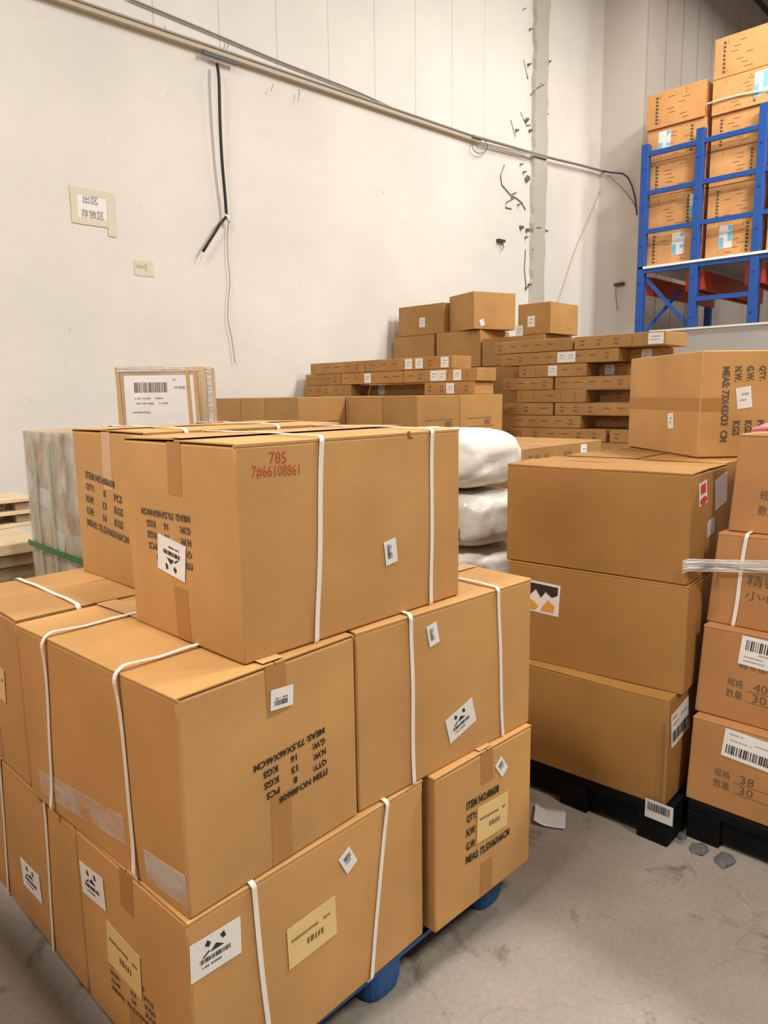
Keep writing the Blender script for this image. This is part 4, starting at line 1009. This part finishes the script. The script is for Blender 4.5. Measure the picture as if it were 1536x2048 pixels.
rd = random.Random(11)
hs_ = [.475, .475, .475, .475, .42]
XK = XR+.13
for ci, (pa, pb) in enumerate(colx):
    yl = at(pa, 400, x=XK).y; yr = at(pb, 400, x=XK).y; z = zl_
    for ri in range(6 if ci else 5):
        hh_ = (.455, .43, .43, .40, .43)[ri] if ci == 0 else (.445, .415, .42, .405, .405, .46)[ri]
        dx = .0 if ri < 4 else -.03; sk = (.02 if ri == 4 and ci == 0 else 0)
        where = ['left column', 'middle column', 'column cut by the right edge'][ci]
        L = 'printed carton on the blue rack, %s layer from below, %s' % ((names+['sixth'])[ri], where)
        c = Carton('carton', (XK+dx, yr+.02+sk, 0, .55, yl-yr-.03, z+.003, hh_-.006), L, 'cardboard box', G, mat='kraft_orange', detail=1, flaps=False, bulge=.006)
        Wd = yl-yr-.03
        if (ri+ci) % 2 == 0: vx = .16
        else: vx = .74
        it = [('p', [(vx+rd.uniform(0, .01), v/10), (vx+.055, v/10), (vx+.055-rd.uniform(0, .02), v/10+.06), (vx, v/10+.07)]) for v in range(1, 9)]
        c.shapes('bold_print', '-X', (Wd/2, hh_/2, Wd, hh_, 0), it, 'ink_soft', off=.001)
        it = []
        for k in range(7):
            x_ = .3+rd.random()*.35; y_ = .12+.11*k; it.append(('p', [(x_, y_), (x_+.12, y_), (x_+.12, y_+.02), (x_, y_+.02)]))
        it += [('p', [(.24, .1), (.25, .1), (.25, .9), (.24, .9)]), ('p', [(.68, .1), (.69, .1), (.69, .9), (.68, .9)])]
        c.shapes('fine_print', '-X', (Wd/2, hh_/2, Wd, hh_, 0), it, 'ink_brown', off=.001)
        if (ci, ri) in ((0, 0), (0, 3), (1, 0), (1, 4), (0, 1)):
            lx_ = {(0, 0): .62, (0, 3): .30, (1, 0): .38, (1, 4): .90, (0, 1): .86}[(ci, ri)]
            r_ = (Wd*lx_, hh_*.55, .16, .27, 0)
            if lx_ > .8: r_ = (Wd-.085, hh_*.55, .15, .27, 0)
            p = c.patch('blue_and_white_label', '-X', r_, 'paper', .002)
            c.shapes('blue_print', '-X', r_, [('p', [(.65, .3), (.98, .3), (.98, .98), (.65, .98)]), ('p', [(.02, .02), (.35, .02), (.35, .5), (.02, .5)])], 'blue_label', parent=p, off=.003)
        z += hh_
# strap over the top cartons
P = [yz(1414, 208, XK-.05), yz(1440, 200, XK-.05), yz(1480, 190, XK-.05), yz(1530, 181, XK-.05), yz(1600, 170, XK-.05)]
tag(MB().tube(P, .010, 5).build('loose_strap', M['strap']), 'loose white strap lying across the highest cartons on the blue rack', 'strap')
# grey partition in front of the rack
XP = 7.9
pz = at(1450, 650, x=XP).z
e = empty('grey_partition', (XP, 1.0, 0), 0, 'light grey panel partition with a white top edge below the blue rack', 'partition')
yl = at(1300, 655, x=XP).y
MB().box(0, .06, -3.5, yl-1.0, 0, pz-.02).build('panel', M['grey'], e)
MB().box(-.015, .075, -3.5, yl-1.0, pz-.02, pz).build('top_edge', M['white_edge'], e)

# ------------------------------------------------------------------ litter
q = at(1100, 1638, z=0)
mb = MB(); vs = []; fs = []; n = 6
for j in range(n+1):
    for i in range(n+1):
        x = (i/n-.5)*.13; y = (j/n-.5)*.12; vs.append((x, y, .004+.012*abs(noise.noise(Vector((x*22, y*22, 3)))) + (.02*(j/n)**6)))
for j in range(n):
    for i in range(n): fs.append((j*(n+1)+i, j*(n+1)+i+1, (j+1)*(n+1)+i+1, (j+1)*(n+1)+i))
o = mb.add(vs, fs).build('paper_scrap', M['paper_grey'], smooth=True); o.location = (q.x, q.y, 0); o.rotation_euler = (0, 0, .5)
o.modifiers.new('s', 'SOLIDIFY').thickness = .001
tag(o, 'crumpled pale paper scrap on the floor between the stacks', 'paper scrap')
for k, (px, py, s_) in enumerate(((1398, 1700, .030), (1448, 1722, .034), (1362, 1672, .02))):
    q = at(px, py, z=0); bm = bmesh.new(); bmesh.ops.create_icosphere(bm, subdivisions=2, radius=s_)
    for v in bm.verts: v.co = Vector((v.co.x*1.3, v.co.y, abs(v.co.z)*.5))*(1+.5*noise.noise(v.co*40+Vector((k*5, 0, 0))))
    me = bpy.data.meshes.new('plastic_scrap'); bm.to_mesh(me); bm.free(); me.materials.append(M['debris'])
    o = bpy.data.objects.new('plastic_scrap', me); COL.objects.link(o); o.location = (q.x, q.y, 0)
    tag(o, ['middle one of three grey plastic scraps beside the right-hand black pallet', 'largest crumpled grey plastic scrap beside the right-hand black pallet', 'smallest grey plastic scrap between the two black pallets'][k], 'plastic scrap')
